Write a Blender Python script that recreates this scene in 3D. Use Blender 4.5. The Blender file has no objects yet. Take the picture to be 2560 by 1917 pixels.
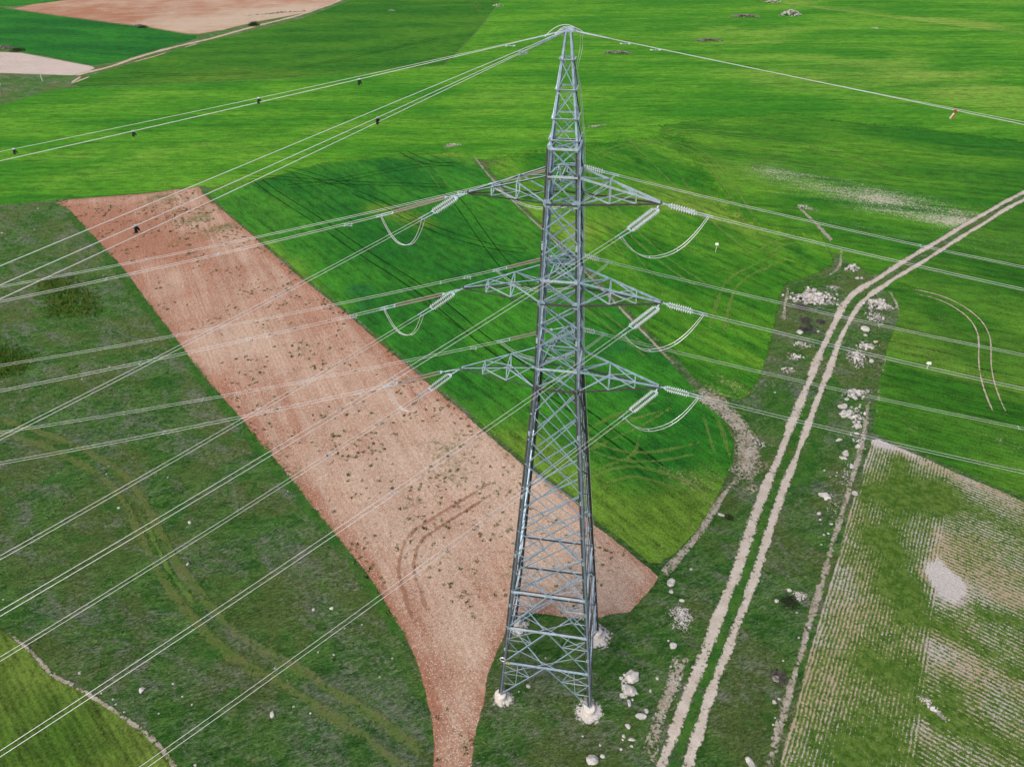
import bpy, math, random
import numpy as np
from mathutils import Vector, noise
from mathutils.geometry import delaunay_2d_cdt

random.seed(7); np.random.seed(7)
D = bpy.data
SC = bpy.context.scene
COL = SC.collection
R = math.radians
G0 = 0.8                       # the feet of the steelwork stand on pedestals 0.8 m high

# ------------------------------------------------------------------ camera
CAM = Vector((4.4993, -42.1821, 64.4150 + G0)); FOC = 1840.0
yw, pt, rl = R(-10.5557), R(36.0293), R(-0.9809)
FW = Vector((math.sin(yw)*math.cos(pt), math.cos(yw)*math.cos(pt), -math.sin(pt)))
rt0 = Vector((math.cos(yw), -math.sin(yw), 0)); up0 = rt0.cross(FW)
RT = math.cos(rl)*rt0 + math.sin(rl)*up0; UP = -math.sin(rl)*rt0 + math.cos(rl)*up0
cd = D.cameras.new('camera'); cam = D.objects.new('camera', cd); COL.objects.link(cam); SC.camera = cam
cd.sensor_width = 36; cd.lens = 36*FOC/2560; cd.clip_start = 0.5; cd.clip_end = 6000
from mathutils import Matrix
m = Matrix((( RT.x, UP.x, -FW.x, CAM.x), (RT.y, UP.y, -FW.y, CAM.y), (RT.z, UP.z, -FW.z, CAM.z), (0, 0, 0, 1)))
cam.matrix_world = m

# ------------------------------------------------------------------ light: bright overcast
SUN_EL, SUN_AZ = 52, 205       # azimuth clockwise from +y
w = D.worlds.new('World'); SC.world = w; w.use_nodes = True
nt = w.node_tree; bg = nt.nodes['Background']
sky = nt.nodes.new('ShaderNodeTexSky'); sky.sky_type = 'NISHITA'; sky.sun_disc = False
sky.sun_elevation = R(SUN_EL); sky.sun_rotation = R(SUN_AZ); sky.air_density = 1.0; sky.dust_density = 6.0; sky.ozone_density = 1.0
nt.links.new(sky.outputs[0], bg.inputs[0]); bg.inputs[1].default_value = 0.13
sl = D.lights.new('sun', 'SUN'); sl.energy = 1.5; sl.angle = R(20); sl.color = (1, .965, .91)
so = D.objects.new('sun', sl); COL.objects.link(so)
sdv = Vector((math.sin(R(SUN_AZ))*math.cos(R(SUN_EL)), math.cos(R(SUN_AZ))*math.cos(R(SUN_EL)), math.sin(R(SUN_EL))))
so.rotation_euler = sdv.to_track_quat('Z', 'Y').to_euler()
vs = SC.view_settings; vs.view_transform = 'Standard'; vs.look = 'None'; vs.gamma = 1; vs.exposure = 0.35

# ------------------------------------------------------------------ helpers
def ground(px, py):
    v = FW*FOC + RT*(px-1280) - UP*(py-958.5)
    t = -CAM.z/v.z
    return (CAM.x+v.x*t, CAM.y+v.y*t)
def gpts(l): return [ground(*p) for p in l]
def proj(P):
    v = Vector(P)-CAM; d = v.dot(FW)
    return 1280+FOC*v.dot(RT)/d, 958.5-FOC*v.dot(UP)/d
def pxm(x, y, z=0):            # photo pixels per metre at a place
    return FOC/((Vector((x, y, z))-CAM).dot(FW))

def tag(o, label=None, cat=None, group=None, kind=None):
    if label: o['label'] = label
    if cat: o['category'] = cat
    if group: o['group'] = group
    if kind: o['kind'] = kind
    return o
def thing(name, loc, label, cat, group=None):
    o = D.objects.new(name, None); COL.objects.link(o); o.location = loc; o.empty_display_size = .2
    return tag(o, label, cat, group)
def world_loc(o):
    v = Vector(o.location)
    while o.parent: o = o.parent; v = v + o.location
    return v
class MB:
    def __init__(s): s.v = []; s.f = []; s.m = []
    def add(s, vs, fs, mi=0):
        n = len(s.v); s.v += [tuple(v) for v in vs]; s.f += [tuple(i+n for i in f) for f in fs]; s.m += [mi]*len(fs)
    def bar(s, p0, p1, a, n, t=.014, mi=0, b=None, mi2=None):
        # an angle section: one flange lies square to n, the other points along n
        p0 = Vector(p0); p1 = Vector(p1); d = (p1-p0).normalized(); n = Vector(n); n = (n-d*n.dot(d))
        n = n.normalized() if n.length > 1e-4 else d.orthogonal().normalized()
        e = d.cross(n); b = b or a
        pr = [(-a/2, 0), (a/2, 0), (a/2, b), (a/2-t, b), (a/2-t, t), (-a/2, t)]
        vs = [p+e*x-n*y for p in (p0, p1) for x, y in pr]; k = 6
        fs = [(i, (i+1) % k, k+(i+1) % k, k+i) for i in range(k)] + [tuple(range(k-1, -1, -1)), tuple(range(k, 2*k))]
        s.add(vs, fs, mi); s.m[-5] = 1  # inner flange face coloured dark, shade painted into the angle
    def box(s, c, ex, ey, ez, mi=0):
        c = Vector(c); vs = [c+ex*i+ey*j+ez*k for i in (-1, 1) for j in (-1, 1) for k in (-1, 1)]
        s.add(vs, [(0, 1, 3, 2), (4, 6, 7, 5), (0, 4, 5, 1), (2, 3, 7, 6), (0, 2, 6, 4), (1, 5, 7, 3)], mi)
    def beam(s, p0, p1, a, b, up=(0, 0, 1), mi=0):
        p0 = Vector(p0); p1 = Vector(p1); d = p1-p0; n = Vector(up); dn = d.normalized(); n = (n-dn*n.dot(dn)).normalized(); e = dn.cross(n)
        s.box((p0+p1)/2, d/2, e*a/2, n*b/2, mi)
    def tube(s, pts, r, k=6, mi=0):
        pts = [Vector(p) for p in pts]; vs = []; fs = []
        for i, p in enumerate(pts):
            d = (pts[min(i+1, len(pts)-1)]-pts[max(i-1, 0)]).normalized()
            n = Vector((0, 0, 1)); n = n-d*n.dot(d)
            if n.length < .05: n = Vector((0, 1, 0)); n = n-d*n.dot(d)
            n.normalize(); e = d.cross(n); rr = r[i] if hasattr(r, '__len__') else r
            vs += [p+(n*math.cos(2*math.pi*j/k)+e*math.sin(2*math.pi*j/k))*rr for j in range(k)]
        for i in range(len(pts)-1):
            fs += [(i*k+j, i*k+(j+1) % k, (i+1)*k+(j+1) % k, (i+1)*k+j) for j in range(k)]
        fs += [tuple(range(k-1, -1, -1)), tuple(range((len(pts)-1)*k, len(pts)*k))]
        s.add(vs, fs, mi)
    def lathe(s, p0, p1, prof, k=12, mi=0):   # prof: (fraction along, radius)
        p0 = Vector(p0); p1 = Vector(p1)
        s.tube_prof([p0.lerp(p1, t) for t, _ in prof], [r for _, r in prof], (p1-p0).normalized(), k, mi)
    def tube_prof(s, pts, rs, d, k, mi=0):
        n = d.orthogonal().normalized(); e = d.cross(n); vs = []; fs = []
        for p, r in zip(pts, rs): vs += [p+(n*math.cos(2*math.pi*j/k)+e*math.sin(2*math.pi*j/k))*r for j in range(k)]
        for i in range(len(pts)-1): fs += [(i*k+j, i*k+(j+1) % k, (i+1)*k+(j+1) % k, (i+1)*k+j) for j in range(k)]
        fs += [tuple(range(k-1, -1, -1)), tuple(range((len(pts)-1)*k, len(pts)*k))]
        s.add(vs, fs, mi)
    def build(s, name, mat, parent=None, smooth=False):
        me = D.meshes.new(name); off = world_loc(parent) if parent else Vector((0, 0, 0))
        me.from_pydata([(v[0]-off.x, v[1]-off.y, v[2]-off.z) for v in s.v], [], s.f)
        for mm in (mat if isinstance(mat, (list, tuple)) else [mat]): me.materials.append(mm)
        if any(s.m): me.polygons.foreach_set('material_index', s.m)
        if smooth: me.polygons.foreach_set('use_smooth', [True]*len(me.polygons))
        me.update()
        o = D.objects.new(name, me); COL.objects.link(o)
        if parent: o.parent = parent
        return o

def lin(c): 
    c = [x/255 for x in c]
    return tuple(x/12.92 if x <= .04045 else ((x+.055)/1.055)**2.4 for x in c)
LG = 1/1.6
def alb(r, g, b, k=1.0):       # picture colour -> surface colour
    return tuple(min(x*LG*k, .95) for x in lin((r, g, b)))+(1,)

class NT:
    def __init__(s, name):
        s.mat = D.materials.new(name); s.mat.use_nodes = True; s.t = s.mat.node_tree; s.n = s.t.nodes; s.l = s.t.links
        s.b = s.n['Principled BSDF']; s.b.inputs['Roughness'].default_value = .9; s.b.inputs['Specular IOR Level'].default_value = .15
        s.tc = s.n.new('ShaderNodeTexCoord'); g = s.n.new('ShaderNodeNewGeometry'); s.pos = g.outputs['Position']; s.geo = g
    def put(s, inp, v):
        if hasattr(v, 'is_linked') or hasattr(v, 'links'): s.l.new(v, inp)
        else: inp.default_value = v
    def noise(s, scale, detail=4, rough=.6, vec=None, dist=0, w=0):
        n = s.n.new('ShaderNodeTexNoise'); n.inputs['Scale'].default_value = scale; n.inputs['Detail'].default_value = detail
        n.inputs['Roughness'].default_value = rough; n.inputs['Distortion'].default_value = dist
        v = vec or s.pos
        if w: v = s.vmath('ADD', v, (w*7.3, w*3.1, w*1.7))
        s.l.new(v, n.inputs['Vector']); return n.outputs['Fac']
    def vor(s, scale, out='Distance', vec=None, feat='F1'):
        n = s.n.new('ShaderNodeTexVoronoi'); n.feature = feat; n.inputs['Scale'].default_value = scale; s.l.new(vec or s.pos, n.inputs['Vector']); return n.outputs[out]
    def math(s, op, a, b=None, c=None, clamp=False):
        n = s.n.new('ShaderNodeMath'); n.operation = op; n.use_clamp = clamp
        s.put(n.inputs[0], a)
        if b is not None: s.put(n.inputs[1], b)
        if c is not None: s.put(n.inputs[2], c)
        return n.outputs[0]
    def vmath(s, op, a, b):
        n = s.n.new('ShaderNodeVectorMath'); n.operation = op; s.put(n.inputs[0], a)
        if op == 'SCALE': s.put(n.inputs['Scale'], b)
        else: s.put(n.inputs[1], b)
        return n.outputs[0]
    def ramp(s, v, lo, hi, a=0., b=1.):       # smooth remap
        n = s.n.new('ShaderNodeMapRange'); n.interpolation_type = 'SMOOTHSTEP'; s.put(n.inputs[0], v)
        n.inputs[1].default_value = lo; n.inputs[2].default_value = hi; n.inputs[3].default_value = a; n.inputs[4].default_value = b
        return n.outputs[0]
    def mix(s, f, a, b, mode='MIX'):
        n = s.n.new('ShaderNodeMix'); n.data_type = 'RGBA'; n.blend_type = mode
        s.put(n.inputs[0], f); s.put(n.inputs[6], a); s.put(n.inputs[7], b); return n.outputs[2]
    def attr(s, name):
        n = s.n.new('ShaderNodeAttribute'); n.attribute_name = name; return n.outputs['Fac']
    def grey(s, v):
        n = s.n.new('ShaderNodeCombineColor'); [s.put(n.inputs[i], v) for i in range(3)]; return n.outputs[0]
    def stretch(s, ang, sx, sy, vec=None):
        n = s.n.new('ShaderNodeMapping'); n.vector_type = 'TEXTURE'; s.l.new(vec or s.pos, n.inputs[0])
        n.inputs['Rotation'].default_value = (0, 0, ang); n.inputs['Scale'].default_value = (sx, sy, 1); return n.outputs[0]
    def bump(s, h, dist, strength=1):
        n = s.n.new('ShaderNodeBump'); n.inputs['Distance'].default_value = dist; n.inputs['Strength'].default_value = strength
        s.l.new(h, n.inputs['Height']); s.l.new(n.outputs[0], s.b.inputs['Normal'])
    def color(s, c): s.put(s.b.inputs['Base Color'], c)
    def alpha(s, a): s.put(s.b.inputs['Alpha'], a)
def plain(name, col, rough=.6, metal=0., spec=.4, var=.12, sc=6, var2=None):
    n = NT(name); a = n.noise(sc, 5, .65)
    c = n.mix(n.ramp(a, .3, .7), tuple(x*(1-var) for x in col[:3])+(1,), tuple(min(1, x*(1+var)) for x in col[:3])+(1,))
    if var2: c = n.mix(n.ramp(n.noise(sc*.35, 6, .7, w=3), .56, .72), c, var2)
    n.color(c); n.b.inputs['Roughness'].default_value = rough; n.b.inputs['Metallic'].default_value = metal; n.b.inputs['Specular IOR Level'].default_value = spec
    return n.mat

# ------------------------------------------------------------------ ground materials
def edge_alpha(n, amp=.5, sc=2.2):
    e = n.attr('edge'); nz = n.math('ADD', n.noise(sc, 6, .75, w=5), n.math('MULTIPLY', n.noise(sc*.3, 3, .5, w=9), .7))
    v = n.math('SUBTRACT', n.math('DIVIDE', e, amp), n.math('MULTIPLY', nz, 1.15))
    n.alpha(n.ramp(v, -.12, .12))
def crop_mat(name, dark, light, yellow, ang, rows=.5, rowsp=.75, yel=.5, bare=None, barec=None, amp=.35, streak=14, dots=None, linesp=2.6):
    n = NT(name)
    s1 = n.noise(1/9, 5, .6, n.stretch(ang, streak/4, 1.2), .6)
    s2 = n.noise(1/26, 4, .55, n.stretch(ang, 2.2, 1), .8, w=2)
    fine = n.noise(4.2, 7, .78, w=1); fine2 = n.noise(.75, 5, .7, n.stretch(ang, 3, 1), w=4)
    c = n.mix(n.ramp(n.math('ADD', n.math('MULTIPLY', s1, .6), n.math('MULTIPLY', s2, .5)), .42, .69), dark, light)
    c = n.mix(n.math('MULTIPLY', n.ramp(n.math('ADD', s2, n.attr('yellow')), .52, .95), yel), c, yellow)
    if dots: c = n.mix(n.ramp(n.noise(.09, 5, .6, w=8), .6, .72, 0, .8), c, dots)
    # drill rows
    wv = n.n.new('ShaderNodeTexWave'); wv.wave_type = 'BANDS'; wv.bands_direction = 'Y'; wv.inputs['Scale'].default_value = 1/rowsp*.314
    wv.inputs['Distortion'].default_value = 1.2; wv.inputs['Detail'].default_value = 3; wv.inputs['Detail Scale'].default_value = .6
    n.l.new(n.stretch(ang, 1, 1), wv.inputs['Vector'])
    v = n.math('ADD', n.math('MULTIPLY', n.ramp(fine, .36, .64), .85), n.math('MULTIPLY', wv.outputs['Fac'], rows*.22))
    w2 = n.n.new('ShaderNodeTexWave'); w2.wave_type = 'BANDS'; w2.bands_direction = 'Y'; w2.inputs['Scale'].default_value = .314/linesp
    w2.inputs['Distortion'].default_value = .9; w2.inputs['Detail'].default_value = 4; w2.inputs['Detail Scale'].default_value = .35; n.l.new(n.stretch(ang+.03, 1, 1), w2.inputs['Vector'])
    brk = n.ramp(n.noise(1/6, 5, .7, n.stretch(ang, 5, 1), w=21), .42, .62)
    v = n.math('SUBTRACT', v, n.math('MULTIPLY', n.math('MULTIPLY', n.ramp(w2.outputs['Fac'], .72, .98), brk), .34))
    v = n.math('ADD', v, n.math('MULTIPLY', n.ramp(fine2, .38, .62), .46))
    v = n.math('ADD', v, n.math('MULTIPLY', n.ramp(n.noise(1.5, 6, .75, n.stretch(ang, 1.8, 1), w=23), .38, .62), .26))
    v = n.math('ADD', v, .26)
    c = n.mix(1., c, n.grey(v), 'MULTIPLY')
    if bare:
        b = n.math('ADD', n.attr('bare'), n.math('MULTIPLY', n.math('SUBTRACT', n.noise(2.6, 7, .85, w=6), .5), 3.6))
        b = n.math('ADD', b, n.math('MULTIPLY', n.math('SUBTRACT', n.noise(1/5, 5, .65, n.stretch(ang, 4, .6), w=7), .5), 1.0))
        c = n.mix(n.ramp(b, .56, .72), c, barec)
    n.color(c); n.bump(fine, .25, .8); edge_alpha(n, amp)
    return n.mat
def meadow_mat(name, edge=True, olive=0.):
    n = NT(name)
    big = n.noise(1/12, 5, .6, dist=.8); mid = n.noise(1/2.6, 6, .68, n.stretch(.5, 1.9, .8), 1.4, w=2)
    fine = n.noise(3.6, 8, .82, n.stretch(.5, 1.7, .8), .6, w=3); f2 = n.noise(9, 4, .8, w=6)
    g1 = alb(64, 124, 42); g2 = alb(108, 156, 72); gy = alb(154, 158, 142); ol = alb(120, 138, 74)
    c = n.mix(n.ramp(mid, .4, .6), g1, g2)
    c = n.mix(n.ramp(big, .44, .6, 0, .7), c, ol)
    gm = n.math('ADD', n.math('MULTIPLY', n.noise(1/5.5, 7, .74, n.stretch(-.4, 2.2, .8), 1.2, w=9), .55), n.math('MULTIPLY', fine, .45))
    c = n.mix(n.ramp(gm, .485, .60, 0, .8), c, gy)
    c = n.mix(n.ramp(n.noise(1/3.4, 5, .66, w=11), .56, .68, 0, .75), c, alb(70, 140, 48))
    c = n.mix(n.ramp(n.noise(1/2.0, 5, .66, w=17), .68, .76, 0, .5), c, alb(168, 120, 92))
    v = n.math('ADD', n.math('MULTIPLY', n.ramp(fine, .36, .64), .95), n.math('MULTIPLY', n.ramp(f2, .35, .65), .4))
    v = n.math('ADD', v, .36)
    c = n.mix(1., c, n.grey(v), 'MULTIPLY')
    vd = n.vor(1.3, 'Distance'); vc = n.vor(1.3, 'Color'); sp = n.n.new('ShaderNodeSeparateColor'); n.l.new(vc, sp.inputs[0])
    st_ = n.math('MULTIPLY', n.math('LESS_THAN', vd, .08), n.math('GREATER_THAN', sp.outputs[0], .93))
    c = n.mix(st_, c, alb(200, 198, 190))
    n.color(c); n.bump(n.math('ADD', fine, n.math('MULTIPLY', mid, .8)), .7, 1.)
    if edge: edge_alpha(n, .6)
    return n.mat
def plough_mat(name, red, pale, ang, amp=.4, weeds=True, flat=False):
    n = NT(name)
    big = n.noise(1/14, 5, .6, dist=.5); streak = n.noise(1/2.2, 5, .65, n.stretch(ang, 9, .5), w=2)
    fine = n.noise(7.5, 6, .8, w=3); f0 = n.noise(2.2, 5, .7, w=12)
    k = n.math('ADD', n.math('MULTIPLY', big, .5), n.math('MULTIPLY', streak, .42)); k = n.math('ADD', n.math('ADD', k, .09), n.attr('pale'))
    k = n.math('SUBTRACT', k, n.math('MULTIPLY', n.ramp(n.attr('edge'), 0, 2.6, 1, 0), .13))
    c = n.mix(n.ramp(k, .4, .74), red, pale)
    wv = n.n.new('ShaderNodeTexWave'); wv.bands_direction = 'Y'; wv.inputs['Scale'].default_value = .314/.62; wv.inputs['Distortion'].default_value = 1.8; wv.inputs['Detail'].default_value = 3
    n.l.new(n.stretch(ang, 1, 1), wv.inputs['Vector'])
    v = n.math('ADD', n.math('MULTIPLY', n.ramp(fine, .36, .64), .62), n.math('MULTIPLY', n.math('MULTIPLY', wv.outputs['Fac'], n.ramp(n.noise(1/5, 4, .6, n.stretch(ang, 4, 1), w=14), .4, .6)), .12))
    v = n.math('ADD', v, n.math('ADD', n.math('MULTIPLY', n.ramp(f0, .35, .65), .22), .50))
    c = n.mix(1., c, n.grey(v), 'MULTIPLY')
    # flints and clods
    vd = n.vor(6.5, 'Distance'); vc = n.vor(6.5, 'Color'); sp = n.n.new('ShaderNodeSeparateColor'); n.l.new(vc, sp.inputs[0])
    fl = n.math('MULTIPLY', n.math('LESS_THAN', vd, .42), n.math('GREATER_THAN', n.math('ADD', sp.outputs[0], n.math('MULTIPLY', k, .8)), 1.16))
    c = n.mix(n.math('MULTIPLY', fl, .8), c, alb(238, 220, 208))
    dk = n.math('MULTIPLY', n.math('LESS_THAN', n.vor(4.1, 'Distance'), .3), n.ramp(n.noise(.5, 3, w=4), .45, .6))
    c = n.mix(n.math('MULTIPLY', dk, .5), c, alb(120, 92, 60))
    if weeds:
        wd = n.math('ADD', n.math('MULTIPLY', n.noise(1/7, 5, .6, w=7), .55), n.math('MULTIPLY', n.noise(1.7, 5, .75, w=8), .45))
        c = n.mix(n.ramp(n.math('ADD', wd, n.attr('weed')), .56, .66, 0, .75), c, alb(104, 112, 58))
    n.color(c); n.bump(fine, .15, .8); edge_alpha(n, amp)
    return n.mat
def sparse_mat(name):
    n = NT(name)
    u1 = n.attr('rowa'); u2 = n.attr('rowb'); z = n.ramp(n.math('ADD', n.attr('zone'), n.math('MULTIPLY', n.math('SUBTRACT', n.noise(1.5, 4, w=1), .5), 1.2)), -.2, .2)
    wob = n.math('MULTIPLY', n.noise(.22, 3, .55, w=2), .5)
    def rows(u, k): return n.math('ADD', n.math('MULTIPLY', n.math('SINE', n.math('MULTIPLY', n.math('ADD', u, wob), k)), .5), .5)
    ra = rows(u1, 2*math.pi/.36); rb = rows(u2, 2*math.pi/.46)
    zz = n.math('ADD', n.math('MULTIPLY', ra, n.math('SUBTRACT', 1, z)), n.math('MULTIPLY', rb, z))
    fine = n.ramp(n.noise(4.2, 7, .8, w=3), .36, .64)
    pl = n.math('ADD', n.math('MULTIPLY', zz, .38), n.math('MULTIPLY', fine, .58)); pl = n.math('ADD', pl, n.math('MULTIPLY', n.noise(1/3, 7, .78, w=4), .66))
    pl = n.math('ADD', pl, n.math('MULTIPLY', n.attr('green'), .8)); pl = n.math('ADD', pl, .09)
    soil = n.mix(n.ramp(n.noise(1/8, 5, .65, w=5), .42, .6), alb(200, 182, 156), alb(208, 200, 192))
    soil = n.mix(n.ramp(n.math('SUBTRACT', n.math('MULTIPLY', n.noise(.8, 5, .7, w=9), .3), n.attr('green')), .42, .6), soil, alb(222, 216, 212))
    gr = n.mix(n.ramp(n.noise(1.6, 5, .7, w=6), .35, .65), alb(66, 108, 24), alb(112, 142, 60))
    c = n.mix(n.ramp(pl, .70, .86), soil, gr)
    v = n.math('ADD', n.math('MULTIPLY', n.ramp(n.noise(8, 5, .8, w=7), .36, .64), .45), .72)
    c = n.mix(1., c, n.grey(v), 'MULTIPLY')
    n.color(c); n.bump(pl, .15, .6); edge_alpha(n, .5)
    return n.mat
def strip_mat(name, c1, c2, full=.5, rough=.55, sc=2.6, grain=6., fleck=False):
    n = NT(name)
    fine = n.noise(grain, 6, .8, w=3)
    c = n.mix(n.ramp(n.noise(.7, 5, .6), .35, .65), c1, c2)
    c = n.mix(1., c, n.grey(n.math('ADD', n.math('MULTIPLY', n.ramp(fine, .3, .7), .45), .68)), 'MULTIPLY')
    if fleck:
        vd = n.vor(4.2, 'Distance'); c = n.mix(n.math('MULTIPLY', n.math('LESS_THAN', vd, .25), .6), c, alb(232, 228, 222))
    n.color(c)
    e = n.attr('edge'); a = n.math('ADD', n.math('MULTIPLY', e, 1.0), n.math('MULTIPLY', n.math('SUBTRACT', n.ramp(n.noise(sc, 6, .8, w=5), .34, .66), .5), rough*1.15))
    a = n.math('ADD', a, n.math('MULTIPLY', n.math('SUBTRACT', n.ramp(n.noise(sc*.16, 4, .6, w=15), .3, .7), .5), rough*.55))
    n.alpha(n.math('MULTIPLY', n.ramp(a, .38, .6), full)); n.bump(fine, .06, .5)
    return n.mat

# ------------------------------------------------------------------ ground building
def resample(P, step):
    P = np.array(P, float); out = [P[0]]
    for a, b in zip(P[:-1], P[1:]):
        k = max(1, int(np.ceil(np.linalg.norm(b-a)/step)))
        out += [a+(b-a)*i/k for i in range(1, k+1)]
    return np.array(out)
def smooth(P, it=2):
    P = np.array(P, float)
    for _ in range(it):
        Q = [P[0]]
        for a, b in zip(P[:-1], P[1:]): Q += [a*.75+b*.25, a*.25+b*.75]
        Q.append(P[-1]); P = np.array(Q)
    return P
def dist_poly(X, P):
    d = np.full(len(X), 1e9)
    for a, b in zip(P[:-1], P[1:]):
        ab = b-a; L = ab@ab+1e-12; t = np.clip(((X-a)@ab)/L, 0, 1); q = a+t[:, None]*ab
        d = np.minimum(d, np.hypot(*(X-q).T))
    return d
def inside(X, P):
    r = np.zeros(len(X), bool); n = len(P)
    for i in range(n):
        a = P[i]; b = P[(i+1) % n]
        if a[1] == b[1]: continue
        c = ((a[1] > X[:, 1]) != (b[1] > X[:, 1])) & (X[:, 0] < (b[0]-a[0])*(X[:, 1]-a[1])/(b[1]-a[1])+a[0]); r ^= c
    return r
def field_mesh(name, P, step, z, mat, attrs, soft=None, sf=8.):
    Pc = np.vstack([P, P[:1]]); B = resample(Pc, step)[:-1]
    lo, hi = P.min(0), P.max(0)
    gx, gy = np.meshgrid(np.arange(lo[0], hi[0], step), np.arange(lo[1], hi[1], step)); X = np.stack([gx.ravel(), gy.ravel()], 1)
    X = X+(np.random.rand(*X.shape)-.5)*step*.3
    X = X[inside(X, P)]; X = X[dist_poly(X, Pc) > step*.4]
    V = [Vector(v) for v in np.vstack([B, X])]; n = len(B)
    r = delaunay_2d_cdt(V, [(i, (i+1) % n) for i in range(n)], [], 1, 1e-4)
    vs = np.array([tuple(v) for v in r[0]]); fs = r[2]
    me = D.meshes.new(name); me.from_pydata([(a, b, z) for a, b in vs], [], [tuple(f) for f in fs]); me.materials.append(mat)
    if len(me.polygons) and me.polygons[0].normal.z < 0: me.flip_normals()
    if soft is None: ed = dist_poly(vs, Pc)
    else:
        Sp = np.array(gpts(soft)); ed = dist_poly(vs, Sp)/sf; sm = dist_poly((Pc[:-1]+Pc[1:])/2, Sp) > 3.
        for i in np.where(sm)[0]: ed = np.minimum(ed, dist_poly(vs, Pc[i:i+2]))
        ed = np.minimum(ed, dist_poly(vs, Pc)*2)
    A = {'edge': ed}
    for k, fn in attrs.items(): A[k] = fn(vs)
    for k, val in A.items():
        a = me.attributes.new(k, 'FLOAT', 'POINT'); a.data.foreach_set('value', np.asarray(val, np.float32))
    o = D.objects.new(name, me); COL.objects.link(o); o['kind'] = 'structure'
    return o
def spots(lst):                # (pixel polyline, width in metres, weight)
    L = [(np.array(gpts(p if len(p) > 1 else [p[0], (p[0][0]+1, p[0][1])])), wd, wt) for p, wd, wt in lst]
    def fn(X):
        r = np.zeros(len(X))
        for P, wd, wt in L: r += wt*np.exp(-(dist_poly(X, P)/wd)**2)
        return r
    return fn
FP = {}
def field(name, px, step, z, mat, soft=None, sf=8., **attrs):
    P = np.array(gpts(px)); FP[name] = P
    return field_mesh(name, P, step, z, mat, attrs, soft, sf)

big = MB(); S_ = 3000
big.add([(-S_, -S_, 0), (S_, -S_, 0), (S_, S_, 0), (-S_, S_, 0)], [(0, 1, 2, 3)])
g = big.build('ground', meadow_mat('meadow', False)); g['kind'] = 'structure'

P1 = [(61,510),(185,497),(377,482),(504,465),(510,483),(575,537),(640,591.6),(657,607.5),(750,688.7),(814,738),(880.6,790),(959,859.7),(1051.6,935),(1098,976),(1161.7,1026.7),(1208,1070),(1280,1131),(1306,1153),(1378,1205),(1448,1255.6),(1483,1303.5),(1526,1334),(1570,1368.7),(1622,1412),(1656,1440),(1651,1456),(1630,1482),(1607.5,1506.6),(1599,1530),(1560,1540),(1526,1543),(1506,1551.5),(1470,1556),(1424,1551.8),(1375,1544),(1312,1538),(1290,1552),(1272,1585),(1252.8,1631),(1227.5,1690),(1221,1753.6),(1210,1790),(1200,1830),(1193.6,1857),(1190,1917),(1185,2010),(1085,2010),(1072,1912),(1075,1866),(1069,1799),(1054.5,1735.5),(1037,1669),(1014,1611),(982,1558.7),(941.4,1486),(909.6,1437),(843,1354),(776,1273),(732.8,1215),(674.8,1145.5),(640,1110.7),(594,1044),(568,1018),(519,960),(475.4,909),(452,871),(405.8,813),(362,755),(313,683),(261,625),(203,564),(168,523.5),(145,513)]
LINE = [(1140,371),(1185,392),(1227,446),(1280,502),(1349,567),(1454,671),(1599,822),(1686,912),(1741,971.6)]
P2 = [(504,465),(560,449),(648,440),(799,399),(1007,382)]+LINE+[(1772.8,1003.5),(1819,1055.7),(1841,1105),(1836.5,1163),(1813,1215),(1787,1267),(1744,1334),(1686,1395),(1654,1435)]+P1[23:3:-1]
TOPL = [(1134,371),(1200,352),(1280,342),(1460,319),(1628,301),(1671,293),(1800,278),(1920,269),(1982,266),(2123,290),(2297,304),(2413,319),(2560,336),(2700,350)]
P3R = [(1905,420),(1992,512),(2050,567),(2082,604.6),(2101,636.5),(2100,665.5),(2082,680),(2036,700),(1978,717.7),(1966,755),(1960.6,790),(1952,828),(1940,886),(1923,944),(1895,990),(1862,1020),(1800,1004),(1741,971.6)]
P3 = TOPL[:7]+P3R+LINE[-2:0:-1]
TRL = [(2650,440),(2560,481),(2505.5,509),(2456,538),(2424,555),(2357.7,596),(2334.5,610),(2273.6,645),(2224,677),(2186.7,703),(2152,720.6),(2123,744),(2108,764),(2094,793),(2076.5,828),(2062,859.7),(2044.6,894.5),(2033,926),(2018,965),(2001,1003.5),(1984,1047),(1963.5,1099),(1946,1145.5),(1930,1180),(1912,1221),(1886,1293),(1862.6,1366),(1839.4,1435),(1804.6,1518),(1781.4,1582),(1749.6,1663),(1726.4,1721),(1694.5,1802),(1671,1866),(1654,1917),(1620,2010)]
TRR = [(2650,455),(2560,500),(2514,523.5),(2470.7,552.5),(2398,596),(2349,628),(2291,665.5),(2239,694.5),(2201,720.6),(2175,738),(2152,758),(2134.5,784),(2120,810),(2105.5,836.5),(2094,862.6),(2082,900),(2060,958),(2036,1018),(2021.4,1058.6),(2004,1105),(1986.7,1151),(1963.5,1209),(1946,1261.4),(1926,1318),(1905,1385),(1886,1445.7),(1862.6,1509.5),(1836.5,1576),(1810.4,1648.6),(1784.3,1712),(1767,1764.5),(1746.7,1831),(1726.4,1889),(1717.7,1917),(1690,2010)]
P4 = [(1610,300)]+TOPL[5:]+[(2760,420),(2650,440)]+TRL[1:10]+[(2165,690),(2130,655),(2085,640),(2030,610),(1900,560),(1800,470)]
P5L = [(2213,735),(2236,764),(2240,795),(2233,813),(2210,877),(2192.5,944),(2186.7,977),(2179,1047),(2172,1082)]
P5B = [(2227,1105),(2276.5,1125),(2326,1145.5),(2413,1186),(2500,1221),(2560,1247),(2800,1350)]
P5 = TRR[8:0:-1]+[(2700,430),(2900,500)]+P5B[::-1]+P5L[::-1]
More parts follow.
